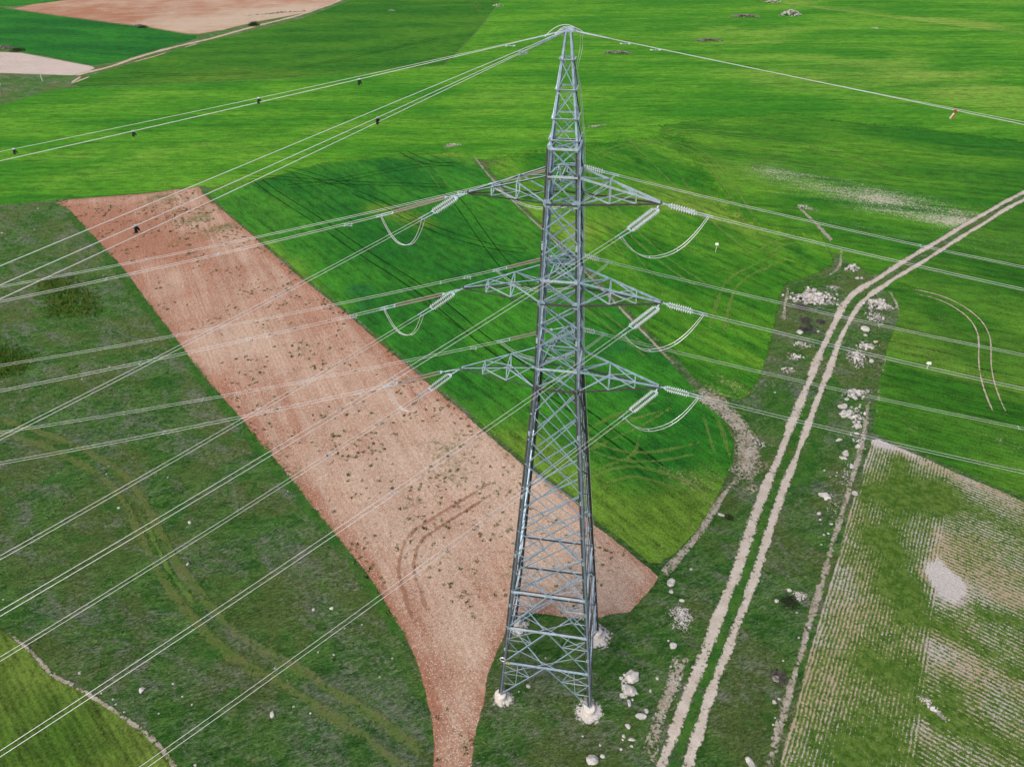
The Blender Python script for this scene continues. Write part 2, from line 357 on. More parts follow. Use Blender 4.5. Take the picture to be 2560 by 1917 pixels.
P6 = [(2172,1082)]+P5B+[(2850,2010),(1905,2010),(1931.6,1917),(1957.7,1822.5),(1986.7,1727),(2004,1654),(2036,1547),(2062,1460),(2082,1395),(2105.5,1308),(2120,1250),(2143,1206),(2152,1145.5),(2166,1116.5)]
P7 = [(-160,1470),(0,1559),(35,1588),(87,1628),(116,1669),(162,1698),(249,1735.6),(290,1764.6),(348,1814),(420,1860),(452,1917),(500,2010),(-250,2010)]
F2T = [(640,75),(756,46),(877.7,0),(1000,-60)]
F2L = [(174,214),(210,193),(255,180),(307,165),(406,136),(475,116),(551,95.6)]
F2 = F2L+F2T+[(1300,-60),(1214,52),(1170,104),(1121,153.6),(1115,162),(886,185.5),(640,200),(377,213),(203,217)]
F1 = [(-260,420),(-120,300),(0,262),(72,240.6),(174,214.5),(203,217),(377,213),(640,200),(886,185.5),(1115,162),(1121,153.6),(1170,104),(1214,52),(1290,-60),(1800,-70),(1880,0),(1920,6),(2210,43.5),(2560,87),(2760,115)]+[(2760,300),(2650,440),(2460,520),(2300,620),(2180,690),(2090,640),(2050,600),(1980,640),(1900,700),(1760,760),(1600,700),(1400,500),(1280,400),(1180,400),(1100,430),(1007,430),(799,440),(680,475),(560,485),(506,467),(377,482),(185,497),(61,508),(0,514),(-240,540)]
F4 = [(1890,0),(1800,-80),(3000,-80),(2800,122),(2560,87),(2210,43.5),(1930,7)]
B1 = [(9,20),(29,18),(174,0),(400,-40),(1000,-70),(880,-8),(760,34),(640,56),(560,76),(527.5,87),(464,85.5),(362,68),(290,59.4),(116,36)]
GG1 = [(-250,-20),(9,21),(116,37),(290,60.4),(362,69),(464,86.5),(520,90),(470,104),(406,121),(333,143),(267,166),(230,165),(58,131),(0,116),(-250,60)]
B2 = [(-250,80),(0,130),(58,133),(232,166),(250,175),(180,190),(0,184),(-250,170)]
G00 = [(-400,-90),(500,-70),(174,-1),(29,17),(9,19),(-250,-22)]

RD = 1.05
M_up = crop_mat('light_green_crop', alb(60, 134, 24), alb(98, 162, 36), alb(142, 174, 72), .13, .4, .95, .75, bare=True, barec=alb(170, 180, 120), linesp=5, streak=26)
M_F2 = crop_mat('olive_crop', alb(44, 112, 22), alb(76, 134, 30), alb(108, 140, 48), .18, .4, .9, .5, streak=26)
M_dk = crop_mat('deep_green_crop', alb(32, 108, 30), alb(64, 140, 34), alb(118, 152, 50), -.75, .5, .7, .75, streak=16, dots=alb(38, 108, 50), bare=True, barec=alb(184, 176, 130))
M_P3 = crop_mat('yellow_green_crop', alb(42, 118, 20), alb(96, 154, 36), alb(156, 168, 74), -.72, .5, .7, .8, bare=True, barec=alb(178, 168, 122), streak=16, dots=alb(24, 92, 22), amp=1.3)
M_P4 = crop_mat('banded_crop', alb(44, 114, 20), alb(92, 150, 34), alb(140, 156, 68), -.18, .7, .85, .5, bare=True, barec=alb(206, 200, 182), linesp=3.5, streak=28, amp=.7)
M_P5 = crop_mat('row_crop', alb(44, 106, 18), alb(84, 136, 36), alb(136, 150, 66), -.3, 1.0, .8, .5, bare=True, barec=alb(200, 186, 160), streak=10)
M_P7 = crop_mat('young_crop', alb(66, 102, 28), alb(104, 128, 50), alb(150, 146, 88), -.6, 1.6, .6, .4, bare=True, barec=alb(168, 150, 112), streak=6)
M_G1 = crop_mat('blue_green_crop', alb(28, 106, 34), alb(50, 134, 36), alb(80, 146, 44), -.1, .4, .9, .3, streak=26)
M_pl = plough_mat('red_stony_soil', alb(186, 134, 108), alb(220, 190, 166), -.92)
M_b1 = plough_mat('pale_tilled_soil', alb(186, 128, 96), alb(214, 190, 164), .2, weeds=False)
M_b2 = plough_mat('pink_tilled_soil', alb(205, 180, 165), alb(220, 205, 195), -.1, weeds=False)

field('crop_field', F1, 9, .010, M_up, yellow=spots([([(1750,60),(2100,130),(2500,230)], 35, .14), ([(1920,190),(2300,190)], 22, .18), ([(0,470),(600,420)], 10, .12), ([(1200,70),(1700,10)], 28, -.4)]),
      bare=spots([([(1400,20),(2560,300)], 60, .02), ([(1300,30),(1600,20)], 50, -.5), ([(0,300),(1300,330)], 60, -.6), ([(1300,220),(1700,200)], 40, -.5)]))
field('crop_field', F2, 9, .014, M_F2, yellow=spots([([(250,200),(700,195)], 10, .2)]), bare=lambda X: X[:, 0]*0)
field('crop_field', P2, 2., .012, M_dk, soft=[(520,463),(560,449),(648,440),(799,399),(1007,382),(1140,371)], sf=9., yellow=spots([([(520,462),(650,436),(799,395),(1007,380),(1140,376)], 4.5, .45), ([(1300,1150),(1500,1280),(1650,1400)], 6, .5), ([(640,600),(900,830),(1150,1040),(1280,1140)], 2.2, .28), ([(1700,1300),(1780,1230)], 5, .4), ([(950,520),(1060,560)], 4, .35)]), bare=spots([([(1560,1300),(1640,1390),(1660,1425)], 4, .3), ([(1720,1190),(1790,1230),(1740,1330)], 3, .3), ([(1640,1180),(1760,1200)], 2, .2)]))
field('crop_field', P3, 2.5, .0225, M_P3, soft=TOPL[:7]+[(1905,420),(1992,512)], sf=12., yellow=spots([([(1700,500),(1900,560)], 12, .12), ([(1600,900),(1850,1000)], 8, .2)]),
      bare=spots([([(1330,560),(1500,640),(1700,780)], 3, .22), ([(1500,620),(1790,640)], 8, .1), ([(1741,965),(1860,1000)], 3, .35), ([(1790,900),(1830,960)], 4, .2), ([(1200,400),(1260,450)], 3, .3), ([(1620,450),(1680,560),(1780,700)], 6, .1)]))
field('crop_field', P4, 3, .018, M_P4, soft=[(1610,300)]+TOPL[5:], sf=10., yellow=lambda X: X[:, 0]*0,
      bare=spots([([(1915,428),(2060,465),(2200,505),(2400,552)], 9.5, .40), ([(1925,432),(2040,462),(2150,495)], 7, .12), ([(2180,470),(2330,505),(2420,530)], 5, .16), ([(2200,505),(2300,540),(2440,560)], 4, .18), ([(2180,430),(2350,450),(2500,470)], 7, .16), ([(2420,560),(2560,600)], 6, .16), ([(2380,412),(2420,425)], 4, .2), ([(2020,540),(2200,580),(2330,600)], 2.5, .28), ([(2500,385),(2560,395)], 8, .12)]))
field('crop_field', P5, 1.6, .020, M_P5, yellow=lambda X: X[:, 0]*0,
      bare=spots([([(2400,600),(2560,640)], 7, .3), ([(2350,770),(2365,810)], 2, .25), ([(2300,880),(2400,930)], 3, .12), ([(2470,1080),(2520,1120)], 3.5, .25), ([(2195,985),(2300,1120)], 1.5, .1), ([(2260,1060),(2290,1070)], 1.2, .35), ([(2210,880),(2186,960),(2180,1040),(2174,1080)], .7, .45)]))
ga = ground(2130, 1300); gb = ground(1960, 1850); da = np.array(gb)-np.array(ga); da /= np.linalg.norm(da)
gc = ground(2350, 1500); gd = ground(2560, 1600); db = np.array(gd)-np.array(gc); db /= np.linalg.norm(db)
ge = np.array(ground(2365, 1250)); gf = np.array(ground(2290, 1917)); df = gf-ge; df /= np.linalg.norm(df)
field('sparse_crop_field', P6, 1.0, .022, sparse_mat('sparse_rows'), rowa=lambda X: X@np.array([-da[1], da[0]]), rowb=lambda X: X@np.array([-db[1], db[0]])+.035*(X@db-gc@db if False else X@db)**2*0,
      zone=lambda X: -((X-ge)@np.array([-df[1], df[0]]))*1.0 if ((np.array(ground(2500, 1500))-ge)@np.array([-df[1], df[0]])) < 0 else (X-ge)@np.array([-df[1], df[0]]),
      green=spots([([(2170,1230),(2260,1235),(2350,1215)], 2.2, .42), ([(2250,1130),(2240,1250),(2230,1330)], 1.2, .35), ([(2190,1340),(2230,1380)], 2, .45), ([(2260,1470),(2300,1530)], 3.0, .5), ([(2170,1660),(2300,1700),(2320,1740)], 2.6, .4), ([(2130,1880),(2200,1860)], 3, .45), ([(2300,1260),(2350,1260)], 2.5, .35),
                   ([(2340,1560),(2440,1620),(2560,1690)], .8, .4), ([(2300,1780),(2420,1830),(2560,1880)], .8, .4), ([(2450,1530),(2560,1560)], .8, .4), ([(2400,1250),(2560,1340)], 1., .25),
                   ([(2338,1432),(2362,1462),(2372,1490)], 1.2, -.75), ([(2372,1440),(2392,1470)], .9, -.5), ([(2340,1440),(2560,1500)], 1.6, -.22), ([(2350,1330),(2345,1430),(2335,1560),(2320,1700),(2300,1850)], .7, -.35), ([(2180,1100),(2260,1125)], 1.3, -.7), ([(2290,1140),(2400,1190),(2520,1240)], 1.6, -.3), ([(2400,1380),(2560,1450)], 4, -.1), ([(2165,1130),(2110,1300),(2060,1460),(1990,1720),(1935,1910)], .5, -.5), ([(2380,1640),(2420,1660)], 2.5, -.25), ([(2140,1450),(2060,1800)], 1.8, -.12)]))
field('crop_field', P7, 1.6, .024, M_P7, yellow=lambda X: X[:, 0]*0, bare=spots([([(0,1600),(120,1690),(280,1770),(420,1880)], .9, .3), ([(220,1850),(300,1917)], 1.4, .22)]))
field('crop_field', F4, 14, .026, M_up, yellow=spots([([(2000,10),(2300,50),(2560,80)], 12, .35)]), bare=lambda X: X[:, 0]*0-.5)
field('crop_field', GG1, 9, .028, M_G1, yellow=lambda X: X[:, 0]*0)
field('crop_field', G00, 14, .030, M_G1, yellow=lambda X: X[:, 0]*0)
field('ploughed_field', P1, 1.6, .034, M_pl, pale=spots([([(620,830),(900,1000),(1100,1180)], 6, .1), ([(1230,1160),(1300,1260),(1480,1480)], 8, .2), ([(900,1180),(1100,1400)], 4, .1), ([(250,540),(420,620)], 7, -.16), ([(900,1400),(1100,1700),(1130,1900)], 3.2, -.03), ([(1160,1560),(1180,1750),(1160,1900)], 2.2, .1), ([(180,520),(300,680)], 3, -.2)]),
      weed=spots([([(400,500),(500,530),(560,570)], 5, .08), ([(1040,1090),(1110,1120)], 3, .05), ([(1150,1120),(1280,1200)], 3, .05), ([(250,650),(600,1000)], 7, -.2), ([(950,1480),(1130,1850)], 5, -.12)]))
field('ploughed_field', B1, 10, .036, M_b1, pale=spots([([(500,60),(750,25)], 18, .25), ([(100,30),(300,40)], 14, -.1)]))
field('ploughed_field', B2, 7, .038, M_b2, pale=lambda X: X[:, 0]*0+.2)

def ribbon(mb_attr, px, width, off=0., world=False, z=.05, taper=True):
    P = np.array(px if world else gpts(px)); P = smooth(P, 2)
    ds = np.hypot(*(P[1:]-P[:-1]).T); s = np.concatenate([[0], np.cumsum(ds)]); n = max(4, int(s[-1]/.9)); q = np.linspace(0, s[-1], n)
    P = np.stack([np.interp(q, s, P[:, 0]), np.interp(q, s, P[:, 1])], 1)
    T = np.gradient(P, axis=0); T /= np.linalg.norm(T, axis=1)[:, None]; N = np.stack([-T[:, 1], T[:, 0]], 1)
    P = P+N*off; V, F, E = mb_attr; b = len(V)
    for i in range(n):
        wd = width*(1+.5*noise.noise(Vector((P[i, 0]*.16, P[i, 1]*.16, off)))+.2*noise.noise(Vector((P[i, 0]*.6, P[i, 1]*.6, off))))
        te = min(1, i/3, (n-1-i)/3) if taper else 1
        for j, e in ((-1, 0), (-.5, .75), (0, 1), (.5, .75), (1, 0)):
            p = P[i]+N[i]*wd*.5*j; V.append((p[0], p[1], z)); E.append(e*te)
    for i in range(n-1):
        for j in range(4): F.append((b+i*5+j, b+i*5+j+1, b+i*5+6+j, b+i*5+5+j))
def ribbons(name, mat, items, z):
    V, F, E = [], [], []
    for px, wd, *o in items:
        gauge = o[0] if o else 0; z += .0012
        if gauge:
            for sgn in (-1, 1): ribbon((V, F, E), px, wd, sgn*gauge/2, z=z)
            z += .0003
        else: ribbon((V, F, E), px, wd, z=z)
    me = D.meshes.new(name); me.from_pydata(V, [], F); me.materials.append(mat)
    if me.polygons[0].normal.z < 0: me.flip_normals()
    a = me.attributes.new('edge', 'FLOAT', 'POINT'); a.data.foreach_set('value', np.array(E, np.float32))
    ob = D.objects.new(name, me); COL.objects.link(ob); ob['kind'] = 'structure'; return ob

ribbons('verge', strip_mat('verge_green', alb(52, 116, 36), alb(88, 138, 54), .7, 1.2, 1.8), [
    ([((a[0]+b[0])/2, (a[1]+b[1])/2) for a, b in zip(TRL[18:], TRR[17:])], 1.5)]+[([(168,530),(203,572),(261,633),(362,763),(452,880),(519,968),(594,1052),(674,1153),(732,1222),(843,1362),(909,1445),(982,1566),(1014,1618)][i:i+8], 1.8) for i in (0, 6)]
    +[([(1975,735),(2060,700),(2120,690)], 4), ([(2190,735),(2150,745),(2090,790)], 2.2), ([(1900,960),(1960,1000)], 5), ([(2090,930),(2050,1080),(1990,1240)], 2.6), ([(1960,960),(1930,1080)], 4)], .045)
ribbons('dirt_track', strip_mat('pale_dirt', alb(206, 195, 180), alb(222, 213, 201), 1., .7, 2.6), [(TRL, 1.38), (TRR, 1.15)], .058)
ribbons('dirt_track', strip_mat('far_dirt', alb(205, 180, 150), alb(225, 208, 190), 1., .35, .6), [
    ([(182,192),(215,182),(262,172),(300,160),(333,147),(406,126),(481,108),(522,99),(551,91),(590,80),(640,66),(756,38),(870,-5),(930,-40)], 3.4), ([(330,157),(390,141),(420,131)], 1.4), ([(455,121),(500,108)], 1.5), ([(205,190),(170,214),(230,190)], 1.6)], .063)
ribbons('stony_strip', strip_mat('white_stones', alb(186, 174, 152), alb(212, 204, 190), .8, 1.75, 3.0, fleck=True), [
    (LINE[1:8], .5), ([(1745,972),(1790,1010),(1850,1060),(1872,1110),(1870,1165),(1850,1190)], 3.4), ([(1905,1150),(1870,1180),(1850,1205)], 2.4), ([(1850,1195),(1815,1225),(1787,1272),(1745,1340),(1690,1400),(1660,1436)], .9),
    ([(2000,515),(2050,530)], 2.2), ([(1996,518),(2050,570),(2082,606)], 1.), ([(2102,628),(2102,668),(2070,692)], .6), ([(2170,1000),(2165,1060),(2150,1130),(2120,1230),(2090,1330),(2065,1420),(2035,1520),(2000,1640),(1970,1740),(1940,1850),(1920,1930)], .7),
    ([(1110,368),(1152,362)], 2.6), ([(1458,322),(1515,312)], 1.6), ([(1890,1215),(1850,1240)], 1.6), ([(2000,870),(2040,862)], 1.0), ([(1970,720),(1963,760),(1958,800)], .5),
    ([(20,1580),(90,1640),(130,1690),(190,1715),(290,1780),(390,1850),(440,1920)], .42), ([(1700,1640),(1690,1700),(1650,1780),(1620,1900)], 1.5), ([(2225,730),(2244,765),(2246,790)], .5)], .070)
ribbons('wheel_marks', strip_mat('crushed_crop', alb(14, 62, 10), alb(26, 76, 12), .75, .4, 1.8), [
    ([(640,448),(686,484),(798,554),(889,620.6),(1035.7,712),(1118,773),(1189,836.5),(1257,886),(1360,965),(1465,1040),(1540,1095),(1600,1140),(1660,1185)], .42, 2.1),
    ([(880,478),(955,510),(1046,558),(1133,591.6),(1205,612),(1280,626),(1340,630)], .4, 2.0), ([(700,420),(747,429),(820,452),(889,478)], .4, 2.2), ([(700,470),(825,456.5),(930,435),(1046,414.5),(1150,410)], .4, 2.2),
    ([(1000,375),(1035,395),(1086,412),(1150,412)], .4, 2.2), ([(600,440),(669,443),(843,458),(1133,466)], .4, 2.0),
    ([(1115,475),(1151.6,512),(1208,596),(1257,659.7),(1330,740)], .3, 2.2), ([(300,183),(500,190),(640,182)], .6, 2.2), ([(700,180),(900,140),(1100,95)], .5, 2.4)], .094)
ribbons('wheel_marks', strip_mat('pale_marks', alb(124, 164, 66), alb(152, 180, 92), .42, 1.1, 1.3), [
    ([(1491.6,403),(1506,385.5),(1549.6,368),(1613,355),(1686,358),(1729,371),(1773,400),(1807.5,443.5),(1850,510),(1880,560)], 0.87, 2.4), ([(1952,642),(1912,662.6),(1854,688.7),(1822,717.7),(1810.4,749.6),(1799,793),(1790,842)], 0.87, 2.2),
    ([(1477,1183),(1541,1157),(1584,1140),(1599,1105),(1604.6,1070)], 0.72), ([(1773,1035),(1796,1105),(1812,1165)], 0.72, 1.9), ([(1040,395),(1070,414.5),(1115,475)], .35, 2.2), ([(1290,1000),(1420,960)], 0.58), ([(1440,1140),(1530,1100),(1620,1060),(1700,1000)], 0.72),
    ([(1477,1212),(1541,1185),(1584,1178),(1642,1190),(1700,1212),(1750,1235)], 0.87, 2.), ([(1450,1110),(1520,1060),(1600,1030),(1690,1010)], 0.87, 2), ([(1700,355),(1900,395),(2200,440)], 0.72, 3), ([(1180,20),(1200,35),(1190,5)], 0.87, 2), ([(1400,300),(1500,560),(1640,760)], .35), ([(1350,330),(1560,600),(1760,860)], .35),
    ([(348,1279),(385.5,1351),(420,1424),(452,1466),(498.6,1524)], .55, 0), ([(1560,340),(1700,480)], 0.72), ([(1480,420),(1520,520),(1640,640),(1760,720)], 0.72, 2.2), ([(1900,640),(1960,600),(2040,610)], 0.87, 2.2), ([(1380,690),(1500,790),(1640,900)], 0.58, 2), ([(1640,330),(1800,330),(2000,360),(2250,430)], 0.87, 2.6), ([(1430,1080),(1500,1130),(1610,1150),(1760,1120)], 0.72, 1.8), ([(1700,440),(1760,540),(1880,640)], 0.72)], .114)
ribbons('wheel_marks', strip_mat('stony_marks', alb(196, 186, 150), alb(214, 206, 186), .9, .7, 1.6), [
    ([(2273.6,729),(2326,738),(2372,754),(2413,778.6),(2442,804.6),(2459,836.5),(2462,865.5),(2460.6,909),(2468,955),(2485,1005),(2508,1050)], .34, 1.7)], .138)
ribbons('wheel_marks', strip_mat('worn_grass', alb(122, 150, 72), alb(142, 148, 88), .46, 1.2, 1.4), [
    ([(-40,1050),(29,1076),(145,1111),(246,1163),(313,1215),(348,1279),(385.5,1351),(420,1424),(452,1466),(498.6,1524),(565,1596),(640,1651),(727,1689),(814,1750),(901,1799),(988,1866),(1060,1917)], 1.15, 2.0)], .141)
ribbons('wheel_marks', strip_mat('red_ruts', alb(176, 118, 92), alb(190, 138, 108), .45, 1.0, 2.6), [
    ([(1240,1215),(1147,1273),(1075,1316.5),(1031,1351),(1017,1395),(1014,1440),(1031,1480),(1040,1520),(1075,1570)], .55, 1.7)], .144)

# ------------------------------------------------------------------ steel, cable, glass, rock materials
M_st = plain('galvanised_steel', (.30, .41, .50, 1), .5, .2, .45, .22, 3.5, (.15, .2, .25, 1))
M_sd = plain('weathered_shaded_steel', (.065, .062, .060, 1), .6, .2, .3, .3, 4, (.10, .085, .075, 1))  # weathered chords and plates; also shade painted onto flanges and rear legs
M_pale = plain('pale_steel', (.42, .50, .57, 1), .42, .25, .5, .16, 3)
M_wire = plain('aluminium_cable', (.62, .63, .64, 1), .38, .2, .5, .06, 1)
M_glass = plain('toughened_glass', (.50, .57, .58, 1), .2, 0, .5, .12, 20)
M_brown = plain('pinkish_polymer', (.36, .285, .26, 1), .5, 0, .4, .1, 20)
M_conc = plain('concrete', (.60, .56, .51, 1), .9, 0, .2, .12, 1.6, (.47, .42, .36, 1))
M_black = plain('black_rubber', (.012, .012, .012, 1), .6, 0, .3)
M_red = plain('red_paint', (.45, .03, .02, 1), .45, 0, .4)
M_white = plain('white_paint', (.62, .61, .58, 1), .5, 0, .4)
M_yel = plain('yellow_enamel', (.62, .50, .02, 1), .45, 0, .4)
M_wood = plain('old_wood', (.16, .13, .10, 1), .8, 0, .2, .2)
def rock_mat(name, c1, c2, dk, var=.8):
    n = NT(name); a = n.noise(1.6, 8, .72); b = n.noise(4.5, 8, .8, w=2)
    c = n.mix(n.ramp(a, .35, .65), c1, c2); c = n.mix(n.ramp(b, .54, .66, 0, .75), c, dk); sp = n.n.new('ShaderNodeSeparateColor'); n.l.new(n.vor(2.6, 'Color'), sp.inputs[0]); c = n.mix(1., c, n.grey(n.ramp(sp.outputs[0], 0, 1, var, 1.05)), 'MULTIPLY'); n.color(c); n.bump(n.noise(3, 9, .75, w=4), .12, .9); return n.mat
M_rock = rock_mat('limestone', alb(206, 202, 196), alb(236, 233, 230), alb(112, 108, 100))
M_rub = rock_mat('rubble_stone', alb(212, 206, 198), alb(238, 236, 234), alb(120, 114, 108), .5)
M_drub = rock_mat('lichened_stone', alb(110, 106, 96), alb(190, 186, 178), alb(60, 58, 50), .45)
M_grav = strip_mat('crushed_stone', alb(222, 216, 210), alb(238, 234, 230), 1., .9, 4.5, 9.)

# ------------------------------------------------------------------ the pylon
LV = {'b1': 4.72, 'b2': 9.37, 'b3': 13.91, 'l3': 34.11, 'u3': 35.76, 'l2': 40.73, 'u2': 42.39, 'l1': 47.38, 'u1': 49.04, 'k': 50.63, 'p1': 52.19, 'p2': 53.70, 'p3': 55.21, 'top': 56.56}
def hw(z):
    if z <= 34.11: return 4.2+(1.458-4.2)*z/34.11
    if z <= 50.63: return 1.458+(.824-1.458)*(z-34.11)/(50.63-34.11)
    return .824+(.184-.824)*(z-50.63)/(56.56-50.63)
CN = {'FL': (-1, -1), 'FR': (1, -1), 'BR': (1, 1), 'BL': (-1, 1)}
def nd(c, z): 
    h = hw(z); return Vector((CN[c][0]*h, CN[c][1]*h, z+G0))
FACES = [('FL', 'FR', (0, -1, 0)), ('FR', 'BR', (1, 0, 0)), ('BR', 'BL', (0, 1, 0)), ('BL', 'FL', (-1, 0, 0))]
py = thing('lattice_pylon', (0, 0, 0), 'tall blue-grey steel lattice power pylon with three tiers of pointed crossarms', 'pylon')
STM = [M_st, M_sd, M_pale]
for c, (sx, sy) in CN.items():
    mb = MB()
    for z0, z1, a in ((0, 34.11, .21), (34.11, 50.63, .17), (50.63, 56.56, .11)):
        p0, p1 = nd(c, z0), nd(c, z1); d = (p1-p0).normalized(); t = .018
        ex = Vector((1, 0, 0)); ex = (ex-d*ex.dot(d)).normalized(); ey = Vector((0, 1, 0)); ey = (ey-d*ey.dot(d)).normalized()
        mid = (p0+p1)/2; hl = (p1-p0)/2
        if z0 < 50:      # cruciform leg of paired angles
            bk = 1 if sy > 0 and z0 < 30 else 0; a *= .92  # rear legs, left and back flanges carry shade in their colour
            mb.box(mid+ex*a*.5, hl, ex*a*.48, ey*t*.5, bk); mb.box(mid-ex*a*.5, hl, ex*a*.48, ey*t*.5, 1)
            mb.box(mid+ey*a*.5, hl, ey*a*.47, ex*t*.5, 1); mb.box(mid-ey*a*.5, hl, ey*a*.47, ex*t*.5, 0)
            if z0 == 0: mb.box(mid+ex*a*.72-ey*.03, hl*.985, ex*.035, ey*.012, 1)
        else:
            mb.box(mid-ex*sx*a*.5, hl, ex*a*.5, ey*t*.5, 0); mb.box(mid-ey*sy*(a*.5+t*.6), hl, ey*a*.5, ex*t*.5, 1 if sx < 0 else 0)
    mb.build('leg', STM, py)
    # concrete pedestal
    f = MB(); p = nd(c, 0); r = .53
    f.tube_prof([Vector((p.x, p.y, z)) for z in (-.3, 0, .45, G0-.06, G0, G0)], [r*1.03, r*1.03, r, r, r-.06, .02], Vector((0, 0, 1)), 32)
    f.box((p.x, p.y, G0+.02), Vector((.17, 0, 0)), Vector((0, .17, 0)), Vector((0, 0, .02)))
    f.build('foundation', [M_conc], py)
    # climbing pegs are too small to show; leg splice sleeves
    for z in (6.4, 12.1, 18.0, 24.2, 30.2, 37.9, 44.6):
        sp = MB(); q = nd(c, z); sp.box(q+Vector((0, -.014, 0)), Vector((.13, 0, 0)), Vector((0, .012, 0)), Vector((0, 0, .22))); sp.build('splice_plate', [M_pale], py)

def facepts(fi, z, t):         # point on a face at height z, t along the face
    a, b, n = FACES[fi]; return nd(a, z).lerp(nd(b, z), t)
for fi, (a, b, n) in enumerate(FACES):
    N = Vector(n); inn = -N
    o1 = N*.022; o2 = -N*.022
    # --- lower braced panels
    mb = MB()
    zs = [0, LV['b1'], LV['b2'], LV['b3']]
    for i in range(3):
        zl, zh = zs[i], zs[i+1]; top = facepts(fi, zh, .5)
        for s, cc, oc in ((0, a, b), (1, b, a)):
            bot = nd(cc, zl); mb.bar(top+o1, bot+o1, .12, inn, mi=0)
            K = lambda t: top.lerp(bot, t); L = lambda t: nd(cc, zh+(zl-zh)*t)
            q1, q2 = K(.36), K(.66); zq1 = q1.z-G0; zq2 = q2.z-G0
            p1_, p2_ = nd(cc, zq1), nd(cc, zq2)
            mb.bar(q1+o2, p1_+o2, .065, inn, mi=2); mb.bar(q2+o2, p2_+o2, .065, inn, mi=2); mb.bar(p1_+o2, q2+o2, .065, inn, mi=0)
            bq = facepts(fi, zh, .2 if s == 0 else .8); mb.bar(q1+o2, bq+o2, .07, inn, mi=0); mb.bar(L(.1)+o2, q1+o2, .06, inn, mi=2)
            if i == 0: mb.bar(q2+o2, facepts(fi, zh, .17 if s == 0 else .83)+o2, .06, inn, mi=2)
            if i > 0:    # long tie across the belt to the opposite leg
                opp = nd(oc, zl-(zs[i]-zs[i-1])*.33); mb.bar(K(.62)+N*.045, opp+N*.045, .065, inn, mi=2)
    mb.build('lower_bracing', STM, py)
    for lv in ('b1', 'b2', 'b3'):
        bm = MB(); z = LV[lv]; bm.bar(nd(a, z)+N*.05, nd(b, z)+N*.05, .15, Vector((0, 0, 1)), mi=0 if lv == 'b1' else 2, b=.12)
        bm.bar(nd(a, z)-N*.1, nd(b, z)-N*.1, .10, N, mi=1)
        e = (nd(b, z)-nd(a, z)).normalized(); up = Vector((0, 0, 1))
        for q, w_ in ((facepts(fi, z, .5), .3), (nd(a, z)+e*.2, .26), (nd(b, z)-e*.2, .26)): bm.box(q+N*.075-up*.05, e*w_, N*.01, up*.2, 0)
        bm.build('belt', STM, py)
    # --- long lattice of double-height diagonals
    mb = MB(); nz = 9; zz = [LV['l3']+(LV['b3']-LV['l3'])*i/nz for i in range(nz+1)]
    for i in range(-1, nz):
        for s, (c0, c1) in enumerate(((a, b), (b, a))):
            o = o1 if s == 0 else o2; th = .10 if s == 0 else .07
            i0, i1 = i, i+2
            if i0 < 0: P = facepts(fi, LV['l3'], .5); Q = nd(c1, zz[1])
            elif i1 > nz: P = nd(c0, zz[i0]); Q = facepts(fi, LV['b3'], .5)
            else: P = nd(c0, zz[i0]); Q = nd(c1, zz[i1])
            mb.bar(P+o, Q+o, th, inn, mi=0)
    mb.build('middle_bracing', STM, py)
    # --- upper body panels
    mb = MB()
    zz = [LV['l3'], LV['u3']]+[LV['u3']+(LV['l2']-LV['u3'])*i/3 for i in (1, 2)]+[LV['l2'], LV['u2']]+[LV['u2']+(LV['l1']-LV['u2'])*i/3 for i in (1, 2)]+[LV['l1'], LV['u1'], LV['k']]
    for z0, z1 in zip(zz[:-1], zz[1:]):
        mb.bar(nd(a, z1)+o1, nd(b, z0)+o1, .095, inn, mi=0); mb.bar(nd(b, z1)+o2, nd(a, z0)+o2, .07, inn, mi=0)
    for z0, z1 in ((35.76, 40.73), (42.39, 47.38)):
        mb.bar(nd(a, z1)+N*.06, facepts(fi, (z0+z1)/2, 1)+N*.06, .07, inn, mi=0); mb.bar(facepts(fi, (z0+z1)/2, 0)+N*.06, nd(b, z0)+N*.06, .07, inn, mi=0)
    mb.build('upper_bracing', STM, py)
    for lv in ('l3', 'u3', 'l2', 'u2', 'l1', 'u1', 'k'):
        mb = MB(); z = LV[lv]; mb.bar(nd(a, z)+N*.07, nd(b, z)+N*.07, .13, Vector((0, 0, 1)), mi=1 if lv[0] == 'l' else 2, b=.1); mb.build('ring_beam', STM, py)
    # --- peak
    mb = MB()
    zz = [LV['k'], LV['p1'], LV['p2'], LV['p3']]
    for i, (z0, z1) in enumerate(zip(zz[:-1], zz[1:])):
        mb.bar(nd(a, z1)+N*.02, nd(b, z0)+N*.02, .05, inn, mi=0); mb.bar(nd(b, z1)-N*.02, nd(a, z0)-N*.02, .04, inn, mi=0)
        mb.bar(nd(a, z1)+N*.04, nd(b, z1)+N*.04, .085, inn, mi=2)
    zm = LV['k']+.42; mb.bar(nd(a, zm)+N*.05, nd(b, zm)+N*.05, .08, inn, mi=2)
    mb.build('peak_bracing', STM, py)
    # --- gusset plates
    e = (nd(b, 40)-nd(a, 40)).normalized()
